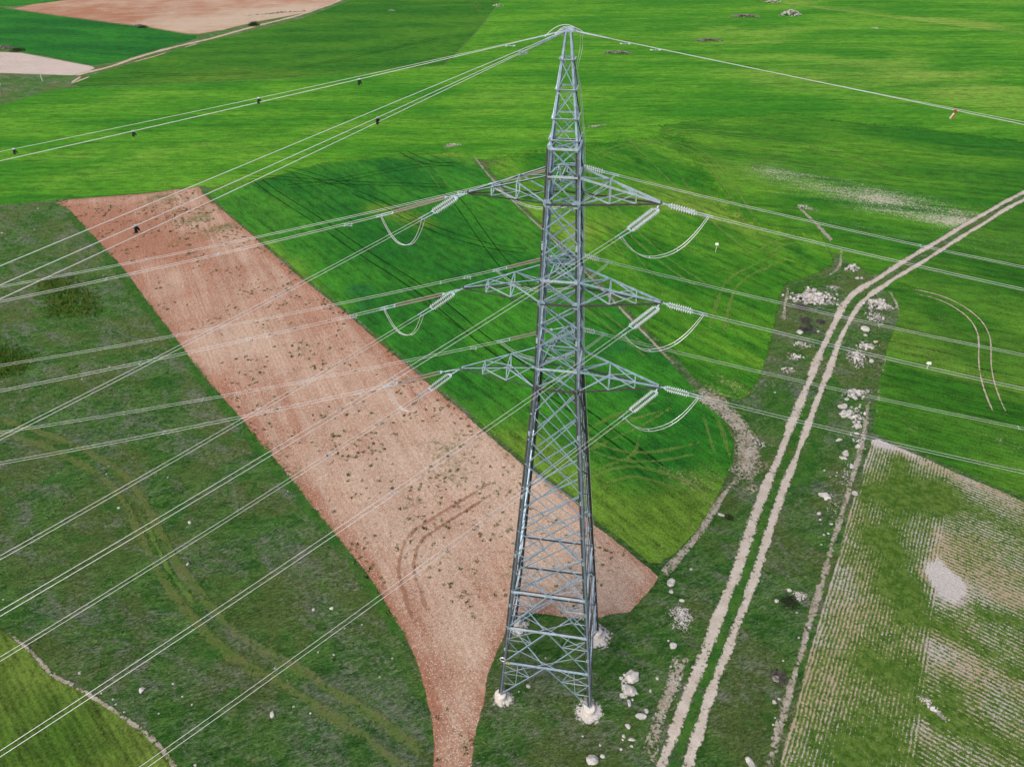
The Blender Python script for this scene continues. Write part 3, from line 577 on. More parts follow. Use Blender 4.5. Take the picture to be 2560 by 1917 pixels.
    for c in (a, b):
        sg = 1 if c == a else -1
        for lv in ('l3', 'u3', 'l2', 'u2', 'l1', 'u1', 'k'):
            q = nd(c, LV[lv])+N*.088+e*sg*.08; dark = lv in ('u1', 'l3'); big_ = lv[0] == 'l'
            g_ = MB(); wx = .24 if big_ else .15; wy = .26 if big_ else .19
            pts = [(-wx, -wy*.3), (-wx*.5, -wy), (wx*.6, -wy), (wx, -wy*.2), (wx, wy*.3), (wx*.4, wy), (-wx*.4, wy), (-wx, wy*.4)]
            vs_ = [q+e*x*(sg)+Vector((0, 0, y))+N*k for k in (0, .014) for x, y in pts]; k = 8
            g_.add(vs_, [tuple(range(k-1, -1, -1)), tuple(range(k, 2*k))]+[(i, (i+1) % k, k+(i+1) % k, k+i) for i in range(k)])
            g_.build('gusset_plate', [M_sd if dark else M_st], py)
# plan bracing inside the body
for z in (LV['b1'], LV['b2'], LV['b3']):
    mb = MB(); M4 = [facepts(i, z, .5) for i in range(4)]
    for i in range(4): mb.bar(M4[i]-Vector((0, 0, .1)), M4[(i+1) % 4]-Vector((0, 0, .1)), .08, (0, 0, 1), mi=0)
    mb.build('plan_bracing', STM, py)
for lv in ('l3', 'l2', 'l1', 'k'):
    mb = MB(); z = LV[lv]; dz = Vector((0, 0, .06)); mb.bar(nd('FL', z)-dz, nd('BR', z)-dz, .08, (0, 0, 1)); mb.bar(nd('FR', z)-dz*2.2, nd('BL', z)-dz*2.2, .08, (0, 0, 1)); mb.build('plan_bracing', STM, py)
# crossarms
TIP = {'L1': (-5.85, 0), 'R1': (5.72, 0), 'B1': (0, 5.89), 'L2': (-6.51, 0), 'R2': (6.43, 0), 'B2': (0, 6.27), 'L3': (-7.08, 0), 'R3': (6.99, 0), 'B3': (0, 6.95)}
def tip(k): return Vector((TIP[k][0], TIP[k][1], LV['l'+k[1]]+G0))
for k in TIP:
    a, b = {'L': ('FL', 'BL'), 'R': ('FR', 'BR'), 'B': ('BL', 'BR')}[k[0]]; T = tip(k); lo, hi = LV['l'+k[1]], LV['u'+k[1]]
    out = Vector((T.x, T.y, 0)).normalized(); side = Vector((-out.y, out.x, 0)); Z = Vector((0, 0, 1))
    arm = D.objects.new('crossarm', None); COL.objects.link(arm); arm.parent = py
    P = {}
    for c in (a, b):
        sg = 1 if (nd(c, lo)-T).dot(side) > 0 else -1
        P[c, 'l'] = (nd(c, lo), T+side*.07*sg); P[c, 'u'] = (nd(c, hi), T+side*.07*sg+Z*.09)
    at = lambda c, h, t: P[c, h][0].lerp(P[c, h][1], t)
    ch = MB()
    for c in (a, b):
        ch.bar(*P[c, 'l'], .105, Z, mi=1, b=.09); ch.bar(*P[c, 'u'], .10, Z, mi=0 if k[1] != '1' else 2, b=.1)
        l0, l1 = P[c, 'l']; sgn = side*(.012 if (l0-T).dot(side) > 0 else -.012)
    ch.build('chord', STM, arm)
    lt = MB(); ST = (.38, .70)
    for t in ST:
        th = .075
        for c in (a, b): lt.bar(at(c, 'l', t), at(c, 'u', t), th, side, mi=2)
        lt.bar(at(a, 'l', t)+Z*.02, at(b, 'l', t)+Z*.02, th, Z, mi=0); lt.bar(at(a, 'u', t)+Z*.02, at(b, 'u', t)+Z*.02, .06, Z, mi=0)
    for c, oc in ((a, b), (b, a)):
        lt.bar(at(c, 'l', .01), at(c, 'u', ST[0]), .07, side, mi=0); lt.bar(at(c, 'l', ST[0]), at(c, 'u', ST[1]), .06, side, mi=2)
    lt.bar(at(a, 'u', .02)+Z*.03, at(b, 'u', ST[0])+Z*.03, .07, Z, mi=0); lt.bar(at(b, 'u', ST[0])+Z*.03, at(a, 'u', ST[1])+Z*.03, .06, Z, mi=0)
    lt.bar(at(a, 'l', .02)+Z*.03, at(b, 'l', ST[0])+Z*.03, .07, Z, mi=2); lt.bar(at(b, 'l', .02)+Z*.05, at(a, 'l', ST[0])+Z*.05, .07, Z, mi=2)
    lt.bar(at(b, 'l', ST[0])+Z*.03, at(a, 'l', ST[1])+Z*.03, .06, Z, mi=2)
    lt.build('arm_bracing', STM, arm)
    tp = MB(); tp.box(T+Z*.05-out*.12, out*.22, side*.1, Z*.045, 1); tp.box(T-Z*.04+out*.06, out*.1, side*.012, Z*.1, 0); tp.build('tip_plate', STM, arm)
# peak head and down leads
mb = MB(); tz = LV['top']+G0
mb.box((0, 0, tz+.03), Vector((.34, 0, 0)), Vector((0, .2, 0)), Vector((0, 0, .05)), 0); mb.box((0, 0, tz+.12), Vector((.2, 0, 0)), Vector((0, .03, 0)), Vector((0, 0, .07)), 2)
for s in (-1, 1): mb.box((s*.28, 0, tz+.1), Vector((.02, 0, 0)), Vector((0, .16, 0)), Vector((0, 0, .08)), 2)
mb.build('peak_plate', STM, py)
for j in range(2):
    pts = [Vector((.22+.06*j, .05, tz+.1)), Vector((.62+.12*j, .1, tz-.15)), Vector((.62+.12*j, .15, tz-.9)), Vector((.42+.08*j, .3, tz-2.0))]
    pts += [nd('BR', z)+Vector((.16+.07*j, .02, 0)) for z in (53.5, 52, 50.6, 47.4, 44, 40.7, 37, 34.1, 26, 18, 10, 5)]
    mb = MB(); mb.tube(pts, .013, 5); mb.build('down_lead', M_wire, py)

# warning triangle, cable coil
q = nd('FL', LV['b1'])+Vector((.36, -.12, -.06))
s_ = thing('warning_sign', q, 'small yellow triangular electric hazard sign on the lowest crossbeam at the left leg', 'sign')
mb = MB(); h = .40; tri = [(-.24, 0), (.24, 0), (0, .42)]
mb.add([q+Vector((x, y_, z-.1)) for y_ in (0, -.012) for x, z in tri], [(0, 1, 2), (5, 4, 3), (0, 3, 4, 1), (1, 4, 5, 2), (2, 5, 3, 0)]); mb.build('sign_plate', M_yel, s_)
mb = MB(); bolt = [(.02, .30), (-.06, .14), (-.005, .15), (-.03, .04), (.06, .19), (.0, .18)]
mb.add([q+Vector((x, -.016, z-.1)) for x, z in bolt], [(0, 1, 2, 3, 4, 5)])
for u, v in zip(tri, tri[1:]+tri[:1]):
    cx, cz = 0, .14; a_ = [u, v, (v[0]+(cx-v[0])*.14, v[1]+(cz-v[1])*.14), (u[0]+(cx-u[0])*.14, u[1]+(cz-u[1])*.14)]; mb.add([q+Vector((x, -.015, z-.1)) for x, z in a_], [(0, 1, 2, 3)])
mb.build('hazard_symbol', M_black, s_)
q = nd('FL', LV['b1']+.55)+Vector((-.12, -.2, 0)); mb = MB()
for j in range(3): mb.tube([q+Vector((math.cos(t)*(.27-.015*j), -.03*j, math.sin(t)*(.27-.015*j))) for t in np.linspace(0, 2*math.pi, 25)], .016, 5)
tag(mb.build('cable_coil', M_wire), 'coil of pale spare cable hung on the front left pylon leg', 'cable coil')

# ------------------------------------------------------------------ insulators, conductors, jumpers
LVN = {'1': 'top', '2': 'middle', '3': 'bottom'}; SDN = {'L': 'left', 'R': 'right', 'B': 'rear'}
PHI = {'AL': 193.4, 'AB': 191, 'BL': 228.1, 'BR': 228.1, 'CR': 2.2, 'CB': 3.3}
STR = {  # link end, disc end, count, wire slope
 'A': {'L1': ((1.5, -.28), (4.75, -1.1), .2200), 'L2': ((1.47, -.42), (4.70, -1.12), .2211), 'L3': ((1.53, -.25), (4.70, -1.05), .2147), 'B1': ((1.5, -.3), (4.7, -1.08), .2277), 'B2': ((1.5, -.3), (4.7, -1.08), .2265), 'B3': ((1.5, -.3), (4.7, -1.08), .2295)},
 'B': {'L1': ((1.05, -.10), (2.60, -.55), .2048), 'L2': ((.98, -.12), (2.60, -.58), .2037), 'L3': ((1.05, -.14), (2.68, -.60), .2029), 'R1': ((.34, -.36), (2.42, -1.0), .2144), 'R2': ((.38, -.3), (2.55, -.86), .2127), 'R3': ((.36, -.34), (2.55, -.86), .2022)},
 'C': {'R1': ((.6, -.16), (2.12, -.54), .2191), 'R2': ((.52, -.15), (2.02, -.52), .2217), 'R3': ((.52, -.12), (2.03, -.48), .2223), 'B1': ((.5, -.12), (1.97, -.48), .2274), 'B2': ((.5, -.1), (1.95, -.42), .2305), 'B3': ((.5, -.1), (1.94, -.40), .2345)}}
DIR = {'A': 'to the left edge', 'B': 'towards the lower left', 'C': 'to the right edge'}
CL = {}
WIRES = {}
for ln in 'ABC':
    for k, (l_, e_, sl_) in STR[ln].items():
        T = tip(k); ph = R(PHI[ln+k[0]]); u = Vector((math.cos(ph), math.sin(ph), 0)); nn = Vector((-u.y, u.x, 0)); Z = Vector((0, 0, 1))
        p1 = T+u*l_[0]+Z*l_[1]; p2 = T+u*e_[0]+Z*e_[1]; d = (p2-p1).normalized(); up = nn.cross(d)*-1
        comp = ln == 'A'; sp = .17 if comp else .2; n_ = {'A': 36, 'B': 12 if k[0] == 'L' else 15, 'C': 10}[ln]
        kind = 'long pinkish ribbed' if comp else 'double glass disc'
        it = thing('insulator_set', T, '%s insulator set from the %s %s crossarm pulling %s' % (kind, LVN[k[1]], SDN[k[0]], DIR[ln]), 'insulator', 'insulator sets at the crossarm tips')
        mb = MB(); mb.tube([T-Z*.05, T+(p1-T)*.35, p1-d*.16], .028, 6); mb.lathe(T+(p1-T)*.25, T+(p1-T)*.75, [(0, .02), (.1, .05), (.4, .05), (.5, .03), (.6, .05), (.9, .05), (1, .02)], 8); mb.build('link', M_pale, it)
        for q, dr in ((p1, -1), (p2, 1)):
            y_ = MB(); a_ = [(-sp-.05, 0), (sp+.05, 0), (sp+.05, .07), (.05, .2), (-.05, .2), (-sp-.05, .07)] if dr < 0 else [(-sp-.05, -.02), (sp+.05, -.02), (sp+.05, .06), (-sp-.05, .06)]
            vv = [q+nn*x+d*dr*y+up*o for o in (-.012, .012) for x, y in a_]; kk = len(a_)
            y_.add(vv, [tuple(range(kk-1, -1, -1)), tuple(range(kk, 2*kk))]+[(i, (i+1) % kk, kk+(i+1) % kk, kk+i) for i in range(kk)]); y_.build('yoke_plate', M_pale, it)
        for s in (-1, 1):
            a0 = p1+nn*sp*s+d*.02; a1 = p2+nn*sp*s-d*.02; L = (a1-a0).length; prof = [(0, .03)]
            r0, r1 = (.028, .078) if comp else (.03, .130)
            for i in range(n_):
                c0 = (i+.12)/n_; w_ = 1/n_
                prof += [(c0, r0), (c0+w_*(.25 if comp else .12), r1 if comp else r1*.55), (c0+w_*(.34 if comp else .32), r1), (c0+w_*(.5 if comp else .38), r1*.93 if not comp else r0), (c0+w_*(.72 if comp else .42), r0)]
            prof.append((1, .03)); mb = MB(); mb.lathe(a0, a1, prof, 12); mb.build('insulator_string', M_brown if comp else M_glass, it)
            cmb = MB(); ce = e_[0]+.55
            b0 = p2+nn*.17*s; b1 = T+u*ce+Z*(e_[1]-sl_*.55)+nn*.15*s; cmb.tube([b0, b1], [.02, .032], 8); cmb.tube([b1, b1+(b1-b0).normalized()*.5], .034, 8); cmb.build('dead_end_clamp', M_pale, it)
        CL[ln+k] = [T+u*(e_[0]+.75)+Z*(e_[1]-sl_*.75-.03)+nn*.15*s for s in (-1, 1)]
        # conductors
        def wp(s, off=0, T=T, u=u, nn=nn, e_=e_, sl_=sl_): q = s-e_[0]; return T+u*s+Vector((0, 0, e_[1]-sl_*q+.0009*q*q))+nn*off
        WIRES[ln+k] = (wp, e_[0]+.55)
        ct = thing('conductor_pair', wp(e_[0]+.55), 'twin pale conductor running from the %s %s crossarm %s' % (LVN[k[1]], SDN[k[0]], DIR[ln]), 'power line', 'twin conductors strung from the crossarms')
        ss = np.concatenate([np.arange(e_[0]+.55, 60, 1.5), np.arange(60, 262, 4)])
        for s in (-1, 1): mb = MB(); mb.tube([wp(x, .15*s) for x in ss], .0118, 6); mb.build('wire', M_wire, ct)
        WIRES[ln+k] = (wp, ct, nn, u)
def find_s(fn, px, lo, hi):
    best = min(np.arange(lo, hi, .1), key=lambda s: abs(proj(fn(s))[0]-px)); return float(best)
SPX = {'AB1': [366.7], 'AL1': [266.7, 545, 338], 'AB2': [444, 1100], 'AL2': [351, 618], 'AB3': [506, 780], 'AL3': [408, 700, 680], 'BL1': [694], 'BL2': [761], 'BL3': [820], 'BR1': [984], 'BR2': [985], 'BR3': [1042], 'CB3': [2546], 'CB1': [2300], 'CR2': [2600]}
for k, (wp, ct, nn, u) in WIRES.items():
    for px in SPX.get(k, []):
        s = find_s(wp, px, 5, 75); mb = MB(); a0, a1 = wp(s, -.15), wp(s, .15); mb.tube([a0, a1], .017, 6)
        for q in (a0, a1): mb.tube([q-u*.07, q+u*.07], .032, 6)
        mb.build('spacer', M_pale, ct)
    if k[0] in 'AB' and k != 'BR3':
        for off in (-.15, .15):
            s = 7.6 if k[0] == 'A' else 5.6
            if k[0] == 'B': continue
            mb = MB(); q = wp(s, off)-Vector((0, 0, .09)); mb.tube([q-u*.22, q+u*.22], .010, 5); mb.tube([wp(s, off), q], .014, 5)
            for e in (-1, 1): mb.tube([q+u*e*.16, q+u*e*.27], .034, 7)
            mb.build('damper', M_pale, ct)
def jumper(k, c0, c1, sag, sp, label, belly=None):
    jt = thing('jumper_loop', (c0[0]+c1[0])/2-Vector((0, 0, sag)), label, 'cable', 'jumper loops under the crossarms')
    def J(a, b, t):
        q = 1-abs(2*t-1)**2.3; p = a.lerp(b, t); p.z -= sag*q; 
        if belly: p += belly*q
        return p
    for i in (0, 1):
        mb = MB(); mb.tube([J(c0[i], c1[1-i], t) for t in np.linspace(0, 1, 41)], .019, 6); mb.build('cable', M_wire, jt)
    for t in sp: mb = MB(); mb.tube([J(c0[0], c1[1], t), J(c0[1], c1[0], t)], .022, 6); mb.build('spacer', M_pale, jt)
for lv in '123':
    jumper('L'+lv, CL['BL'+lv], CL['AL'+lv], 1.85, (.5,), 'jumper loop hanging beneath the %s left crossarm tip' % LVN[lv])
    jumper('R'+lv, CL['BR'+lv], CL['CR'+lv], 1.9, (.36, .68), 'jumper loop hanging beneath the %s right crossarm tip' % LVN[lv])
    jumper('B'+lv, CL['AB'+lv], CL['CB'+lv], 2.0, (.3, .7), 'jumper loop seen through the lattice below the %s rear crossarm' % LVN[lv])
# earth wires
EW = {'A1': (192, .1985, .00022, 'lower of the two earth wires from the peak to the left edge'), 'A2': (192, .1870, .00033, 'thin upper earth wire from the peak to the left edge'),
      'B1': (228, .1633, 0, 'uppermost earth wire from the peak across the red field'), 'B2': (228, .1985, .00041, 'middle earth wire to the lower left, with a bird marker'), 'B3': (228, .2160, .00042, 'lowest earth wire from the peak to the lower left'),
      'C1': (3, .1810, 0, 'brighter earth wire from the peak to the right edge'), 'C2': (3, .1860, .00042, 'faint earth wire just above its brighter neighbour at right')}
EWF = {}
for k, (ph, a, b, lab) in EW.items():
    u = Vector((math.cos(R(ph)), math.sin(R(ph)), 0)); A0 = Vector((0, 0, LV['top']+G0+.05))
    def ef(s, u=u, a=a, b=b, A0=A0): return A0+u*s+Vector((0, 0, -a*s+b*s*s))
    EWF[k] = (ef, u); r = .0155 if k[1] == '1' or k[0] == 'B' else .010
    t_ = thing('earth_wire', A0, lab, 'earth wire', 'earth wires from the pylon peak')
    ss = np.concatenate([np.arange(.3, 60, 1.5), np.arange(60, 240, 5)])
    mb = MB(); mb.tube([ef(x) for x in ss], r, 6); mb.build('wire', M_wire, t_)
    if r > .012:
        mb = MB(); mb.tube([ef(x) for x in (.3, 1.0, 1.9, 2.3)], [.045, .045, .035, .02], 7); mb.build('armour_rod', M_pale, t_)
        for s in ((3.0, 4.6) if k[0] == 'C' else (3.1,)):
            mb = MB(); q = ef(s)-Vector((0, 0, .1)); mb.tube([q-u*.22, q+u*.22], .011, 5); mb.tube([ef(s), q], .014, 5)
            for e in (-1, 1): mb.tube([q+u*e*.15, q+u*e*.28], .036, 7)
            mb.build('damper', M_pale, t_)
for j, (ang, h, l0, l1) in enumerate(((205, .42, 1.3, .55), (222, .3, .9, .4), (14, .25, .8, .5))):
    u = Vector((math.cos(R(ang)), math.sin(R(ang)), 0)); A0 = Vector((0, 0, tz+.05)); p0 = A0+u*l0-Vector((0, 0, .2*l0)); p1 = A0-u*l1-Vector((0, 0, .06))
    mb = MB(); mb.tube([p0.lerp(p1, t)+Vector((0, 0, h*math.sin(math.pi*t)**.8)) for t in np.linspace(0, 1, 17)], .018, 6)
    mb.build('earth_jumper', M_wire, py)
# markers on the earth wires
def marker(k, px, label):
    ef, u = EWF[k]; s = find_s(ef, px, 3, 60); q = ef(s); t_ = thing('bird_marker', q, label, 'bird marker', 'black bird markers on the earth wires')
    mb = MB(); mb.tube([q-u*.06, q+u*.06], .045, 8); mb.build('clip', M_pale, t_)
    mb = MB(); Z = Vector((0, 0, 1)); nn = Vector((-u.y, u.x, 0))
    for sx, ln_ in ((-1, .25), (.25, .31), (1, .28)): 
        e = q-Z*ln_+u*.09*sx+nn*.04*sx; mb.beam(q+Z*.03+u*.01*sx, q-Z*.10+u*.05*sx, .06, .02, nn); mb.beam(q-Z*.09+u*.05*sx, e, .07, .02, nn)
    mb.build('rubber_strip', M_black, t_)
marker('A1', 898, 'black bird marker on the left earth wires, nearest the pylon peak'); marker('A2', 646, 'black bird marker on the left earth wires, second from the pylon peak')
marker('A1', 332, 'black bird marker on the left earth wires, third from the pylon peak'); marker('A2', 35, 'black bird marker beside the left edge of the picture')
marker('B2', 942, 'black bird marker over the green field on the middle lower-left wire'); marker('B2', 337, 'black bird marker in front of the red ploughed field')
ef, u = EWF['C1']; q = ef(find_s(ef, 2390, 3, 60)); t_ = thing('line_marker', q, 'red and white flag marker hanging from the right earth wire', 'line marker')
mb = MB(); mb.lathe(q-u*.08, q+u*.08, [(0, .02), (.2, .06), (.8, .06), (1, .02)], 10); mb.build('clip', M_red, t_)
nn = Vector((-u.y, u.x, 0)); Z = Vector((0, 0, 1)); top = q-Z*.14; bot = q-Z*.42-u*.12
for i, m_ in enumerate((M_white, M_red)): mb = MB(); o = u*(.036 if i else -.036); mb.beam(top+o, bot+o, .03, .07, u); mb.build('stripe', m_, t_)
mb = MB(); mb.tube([q, top], .012, 5); mb.build('hanger', M_black, t_)

# ------------------------------------------------------------------ gravel pads under the legs
def disc(name, cx, cy, r, z, seed):
    V = [(cx, cy, z+.06)]; E = [1.]; F = []; k = 40
    for ri, (f, e, h) in enumerate(((.45, 1., .05), (.8, .8, .02), (1., .45, 0), (1.35, 0, 0))):
        for j in range(k):
            a = 2*math.pi*j/k; rr = r*f*(1+.16*noise.noise(Vector((math.cos(a)*1.5, math.sin(a)*1.5, seed)))); V.append((cx+math.cos(a)*rr, cy+math.sin(a)*rr, z+h)); E.append(e)
    for j in range(k): F.append((0, 1+j, 1+(j+1) % k))
    for i in range(3):
        for j in range(k): a = 1+i*k+j; b = 1+i*k+(j+1) % k; F.append((a, a+k, b+k, b))
    me = D.meshes.new(name); me.from_pydata(V, [], F); me.materials.append(M_grav); at_ = me.attributes.new('edge', 'FLOAT', 'POINT'); at_.data.foreach_set('value', np.array(E, np.float32))
    o = D.objects.new(name, me); COL.objects.link(o); o['kind'] = 'structure'
disc('gravel_pad', 4.2, -4.2, 1.1, .06, 1); disc('gravel_pad', 4.35, 4.0, 1.15, .06, 2); disc('gravel_pad', -4.0, 4.0, 1.0, .06, 3); disc('gravel_pad', -4.0, -4.25, .85, .06, 4)

# ------------------------------------------------------------------ rocks
def rock_into(mb, x, y, r, seed, flat=.6, sub=2, z=0, elong=1.):
    import bmesh
    bm = bmesh.new(); bmesh.ops.create_icosphere(bm, subdivisions=sub, radius=1)
    rs = random.Random(seed); ang = rs.random()*6.28; ca, sa = math.cos(ang), math.sin(ang); off = Vector((rs.random()*50, rs.random()*50, seed % 17))
    vs_ = []
    pl_ = [(Vector((rs.gauss(0, 1), rs.gauss(0, 1), rs.gauss(0, .8))).normalized(), .58+.3*rs.random()) for _ in range(9)]
    for v in bm.verts:
        p = v.co; n1 = noise.noise(p*1.1+off); n2 = noise.cell(p*1.6+off); k = 1+.38*n1+.16*(n2-.3)+.12*noise.noise(p*3.5+off)
        for pn, pd in pl_:
            dd = p.dot(pn)*k
            if dd > pd: k *= pd/dd
        q = Vector((p.x*k*r*elong, p.y*k*r/elong**.5, p.z*k*r*flat)); vs_.append((x+q.x*ca-q.y*sa, y+q.x*sa+q.y*ca, z+q.z+r*flat*.35))
    mb.add(vs_, [tuple(v.index for v in f.verts) for f in bm.faces]); bm.free()
NR = [0]
def rock(px, py_, rpx, label, group=None, flat=.6, elong=1.1, sub=3, name='boulder'):
    x, y = ground(px, py_); r = max(.12, rpx/pxm(x, y)*1.22); NR[0] += 1
    mb = MB(); rock_into(mb, x, y, r, NR[0]*13+5, flat, sub, 0, elong); o = mb.build(name, M_rock)
    tag(o, label, 'rock' if name == 'boulder' else 'stone', group)
z7 = lambda x, y: (1280+x/3.45, 1437+y/3.45); z8 = lambda x, y: (1920+x/3.45, 480+y/3.45); z4 = lambda x, y: (1920+x/3.45, 960+y/3.45); z9 = lambda x, y: (1920+x/3.45, 1437+y/3.45); z6 = lambda x, y: (640+x/3.45, 1437+y/3.45); z5 = lambda x, y: (x/3.45, 1437+y/3.45)
rock(*z7(1033, 890), 16, 'largest white boulder, upper one of the pair right of the pylon feet', elong=1.15)
rock(*z7(1003, 1000), 15, 'pitted grey-white boulder, lower one of the pair right of the pylon feet', elong=1.2)
rock(*z7(957, 1045), 7.5, 'white stone touching the lower left of the two big boulders')
rock(*z7(692, 1600), 14, 'rounded white boulder near the bottom edge, below the front right footing')
rock(*z7(783, 1565), 5.5, 'small white stone just right of the bottom-edge boulder')
rock(*z7(1120, 1222), 9, 'angular white stone between the big boulders and the dirt track', elong=1.4)
rock(*z7(1160, 1178), 6, 'flat greyish stone just above the angular white stone')
rock(*z7(1012, 1110), 6, 'narrow upright white stone below the pair of big boulders', elong=1.7)
rock(*z7(1390, 612), 8.5, 'grey rounded boulder below the white rubble mound', elong=1.)
rock(*z7(1370, 65), 10, 'low split boulder at the tip of the red field', flat=.4, elong=1.5)
rock(*z7(1370, 145), 5, 'small stone below the split boulder near the red field tip')
rock(*z7(1465, 222), 5, 'small upright stone just above the white rubble mound')
rock(*z7(2055, 1620), 10, 'white boulder at the bottom edge right of the dirt track', elong=1.3)
rock(*z7(1000, 1308), 6, 'broken pale stone beneath the angular one, left of the track')
rock(*z7(1030, 1420), 5.5, 'upright pale stone low in the gravelly bank left of the track', elong=1.5)
for i, (x, y, r) in enumerate([(940, 890, 4.5), (972, 862, 4), (965, 915, 4), (950, 935, 3), (985, 930, 3), (1075, 1020, 3.2), (1040, 1075, 3)]):
    rock(*z7(x, y), r, 'small stone clustered around the two big boulders by the pylon', 'small stones around the big boulders', sub=2, name='stone')
for x, y, r in [(760, 1465, 4), (610, 1390, 2.5), (1255, 895, 4), (1195, 1000, 3.5), (940, 1500, 4), (965, 1390, 4.5), (1030, 1475, 4), (955, 1420, 3), (1350, 570, 3), (1450, 900, 3), (1370, 790, 3), (60, 1005, 2.5), (140, 960, 6), (290, 715, 1.8)]:
    rock(*z7(x, y), r, 'small stone lying in the rough grass near the pylon feet', 'loose stones near the pylon', sub=2, name='stone')
for x, y, r in [(495, 300, 4), (655, 288, 4.5), (915, 428, 2.2), (140, 1205, 8), (1175, 718, 2.2), (1067, 878, 2.4), (765, 460, 2), (535, 668, 1.6), (670, 688, 1.8), (325, 1135, 2), (470, 1190, 1.7), (163, 805, 2)]:
    rock(*z6(x, y), r, 'small white stone in the rough meadow left of the red field', 'loose stones in the left meadow', sub=2, name='stone')
for x, y, r in [(1225, 992, 7.5), (688, 847, 3.8), (1685, 1642, 4), (875, 1018, 2.6), (1497, 938, 2.2), (1575, 1048, 2), (1655, 1118, 1.8), (975, 1072, 1.8), (1000, 1115, 2), (1075, 1180, 2.2), (1255, 1352, 1.8), (1370, 1195, 1.8), (30, 210, 2.2)]:
    rock(*z5(x, y), r, 'small white stone in the rough meadow left of the red field', 'loose stones in the left meadow', sub=2, name='stone')
for x, y, r in [(272, 1165, 2.6), (266, 1185, 2), (296, 1270, 4), (475, 1306, 4), (470, 1410, 4.5), (96, 522, 2.6), (5, 583, 2.2), (86, 574, 1.6), (274, 917, 2), (205, 948, 2), (258, 689, 1.5), (420, 1194, 1.7), (719, 1227, 1.8)]:
    rock(x, y, r, 'small white stone in the rough meadow left of the red field', 'loose stones in the left meadow', sub=2, name='stone')
rock(1801, 1287, 5.5, 'flat white stone on the grassy verge beside the crop corner', elong=1.5); rock(1728, 1423, 3, 'lone white stone in the grass near the red field tip')
BL_ = [(768, 748, 5.2, 'white boulder at the field corner, larger of the two below the small stone heap'), (805, 745, 3.5, 'smaller stone beside the white field-corner boulder'), (840, 1195, 9, 'white boulder standing alone right of the track below the tall stone heap'), (838, 1240, 4.5, 'stone just below the lone white boulder right of the track'),
       (893, 1462, 6, 'oval white boulder right of the long stone heap'), (275, 1212, 7, 'white boulder in front of the grey shrub left of the track'), (430, 1205, 3.4, 'small round stone between the grey shrub and the track'), (925, 1295, 4.5, 'pinkish white stone above the long stone heap'), (815, 1300, 3, 'little stone left of the pinkish one above the long heap')]
for x, y, r, l in BL_: rock(*z8(x, y), r, l)
VL = [(740, 118, 8, 'white boulder under the conductors at the head of the stone line'), (645, 198, 9, 'white boulder at the left of the stone line by the track'), (668, 268, 12, 'widest pale boulder of the stone line beside the track'), (700, 243, 6, 'stone leaning behind the widest boulder of the stone line'), (712, 292, 6, 'pale stone in front of the widest boulder of the line'), (742, 286, 6.5, 'pale stone right of the widest boulder of the line'), (770, 365, 9, 'cracked grey boulder at the lower end of the stone line'),
      (760, 427, 4.5, 'single white stone between the stone line and the sparse field'), (613, 482, 6, 'flat white boulder left of the pale field corner'), (775, 542, 6, 'flat stone at the corner of the sparse pale field'), (672, 600, 8, 'low grey slab on the bank above the sparse field edge'), (645, 640, 7, 'slanting white stone below the low grey slab'), (720, 712, 6, 'white boulder isolated at the sparse field edge'), (492, 970, 11, 'angular grey boulder in the dark grass right of the track'), (500, 990, 5.5, 'white stone propped on the angular grey boulder'), (745, 945, 7, 'flat pinkish stone at the sparse field edge')]
for x, y, r, l in VL: rock(*z4(x, y), r, l, flat=.5, elong=1.3)
for x, y, r in [(790, 200, 3.5), (835, 255, 3.5), (740, 490, 2.4), (770, 495, 3), (485, 745, 3), (595, 765, 2.4), (440, 1120, 5), (450, 1170, 3), (545, 1208, 4), (680, 135, 5), (795, 180, 3), (765, 210, 3), (590, 790, 2), (640, 860, 2), (535, 800, 2), (720, 200, 3), (780, 330, 4), (740, 330, 4), (800, 300, 3), (730, 370, 3), (460, 1385, 2.5), (520, 1290, 2.5), (480, 1300, 3), (60, 75, 3)]:
    rock(*z4(x, y), r, 'small stone scattered along the bank between track and sparse field', 'stones along the track bank', sub=2, name='stone')
for x, y, r in [(180, 135, 6), (75, 225, 5), (265, 215, 5), (355, 452, 3.5), (265, 540, 3), (335, 540, 3), (65, 900, 8), (55, 1100, 5), (95, 1070, 3.5), (205, 1000, 2.4), (130, 740, 2), (250, 325, 2), (105, 1265, 2.5), (45, 1290, 2.5), (60, 1230, 2.5)]:
    rock(*z9(x, y), r, 'small stone scattered along the bank between track and sparse field', 'stones along the track bank', sub=2, name='stone')

# heaps of rubble
def heap(px, py_, wx, wy, n, h, label, ang=0., big_=.35, small=.07, name='stone_heap'):
    x, y = ground(px, py_); rs = random.Random(int(px)); mb = MB(); ca, sa = math.cos(ang), math.sin(ang)
    for i in range(n):
        a = rs.random()*6.283; d = rs.random()**.62; lob = 1+.75*noise.noise(Vector((math.cos(a)*1.3+px, math.sin(a)*1.3, py_))); d_ = d*lob*(1.35 if rs.random() < .12 else 1); u_ = math.cos(a)*d_*wx; v_ = math.sin(a)*d_*wy
        r = small+(big_-small)*rs.random()**3.2*(1-.4*d); zz = h*max(0, 1-d**1.6)*(.6+.4*rs.random())
        rock_into(mb, x+u_*ca-v_*sa, y+u_*sa+v_*ca, r, i*7+int(py_), .75, 1 if r < .25 else 2, zz*.9, 1.15)
    o = mb.build(name, M_drub if (name == 'stone_bank' or px < 400) else M_rub); tag(o, label, 'stone heap', None, 'stuff'); return o
heap(2030, 748, 3.2, 2.4, 420, .9, 'big heap of white rubble left of the track bend', .3, .55, .1)
heap(2084, 722, 1.2, 1.0, 60, .4, 'small heap of grey rubble right of the big heap', 0, .3, .08); heap(2080, 760, 1.7, .8, 70, .2, 'spread of small rubble below the big heap', 0, .25, .07)
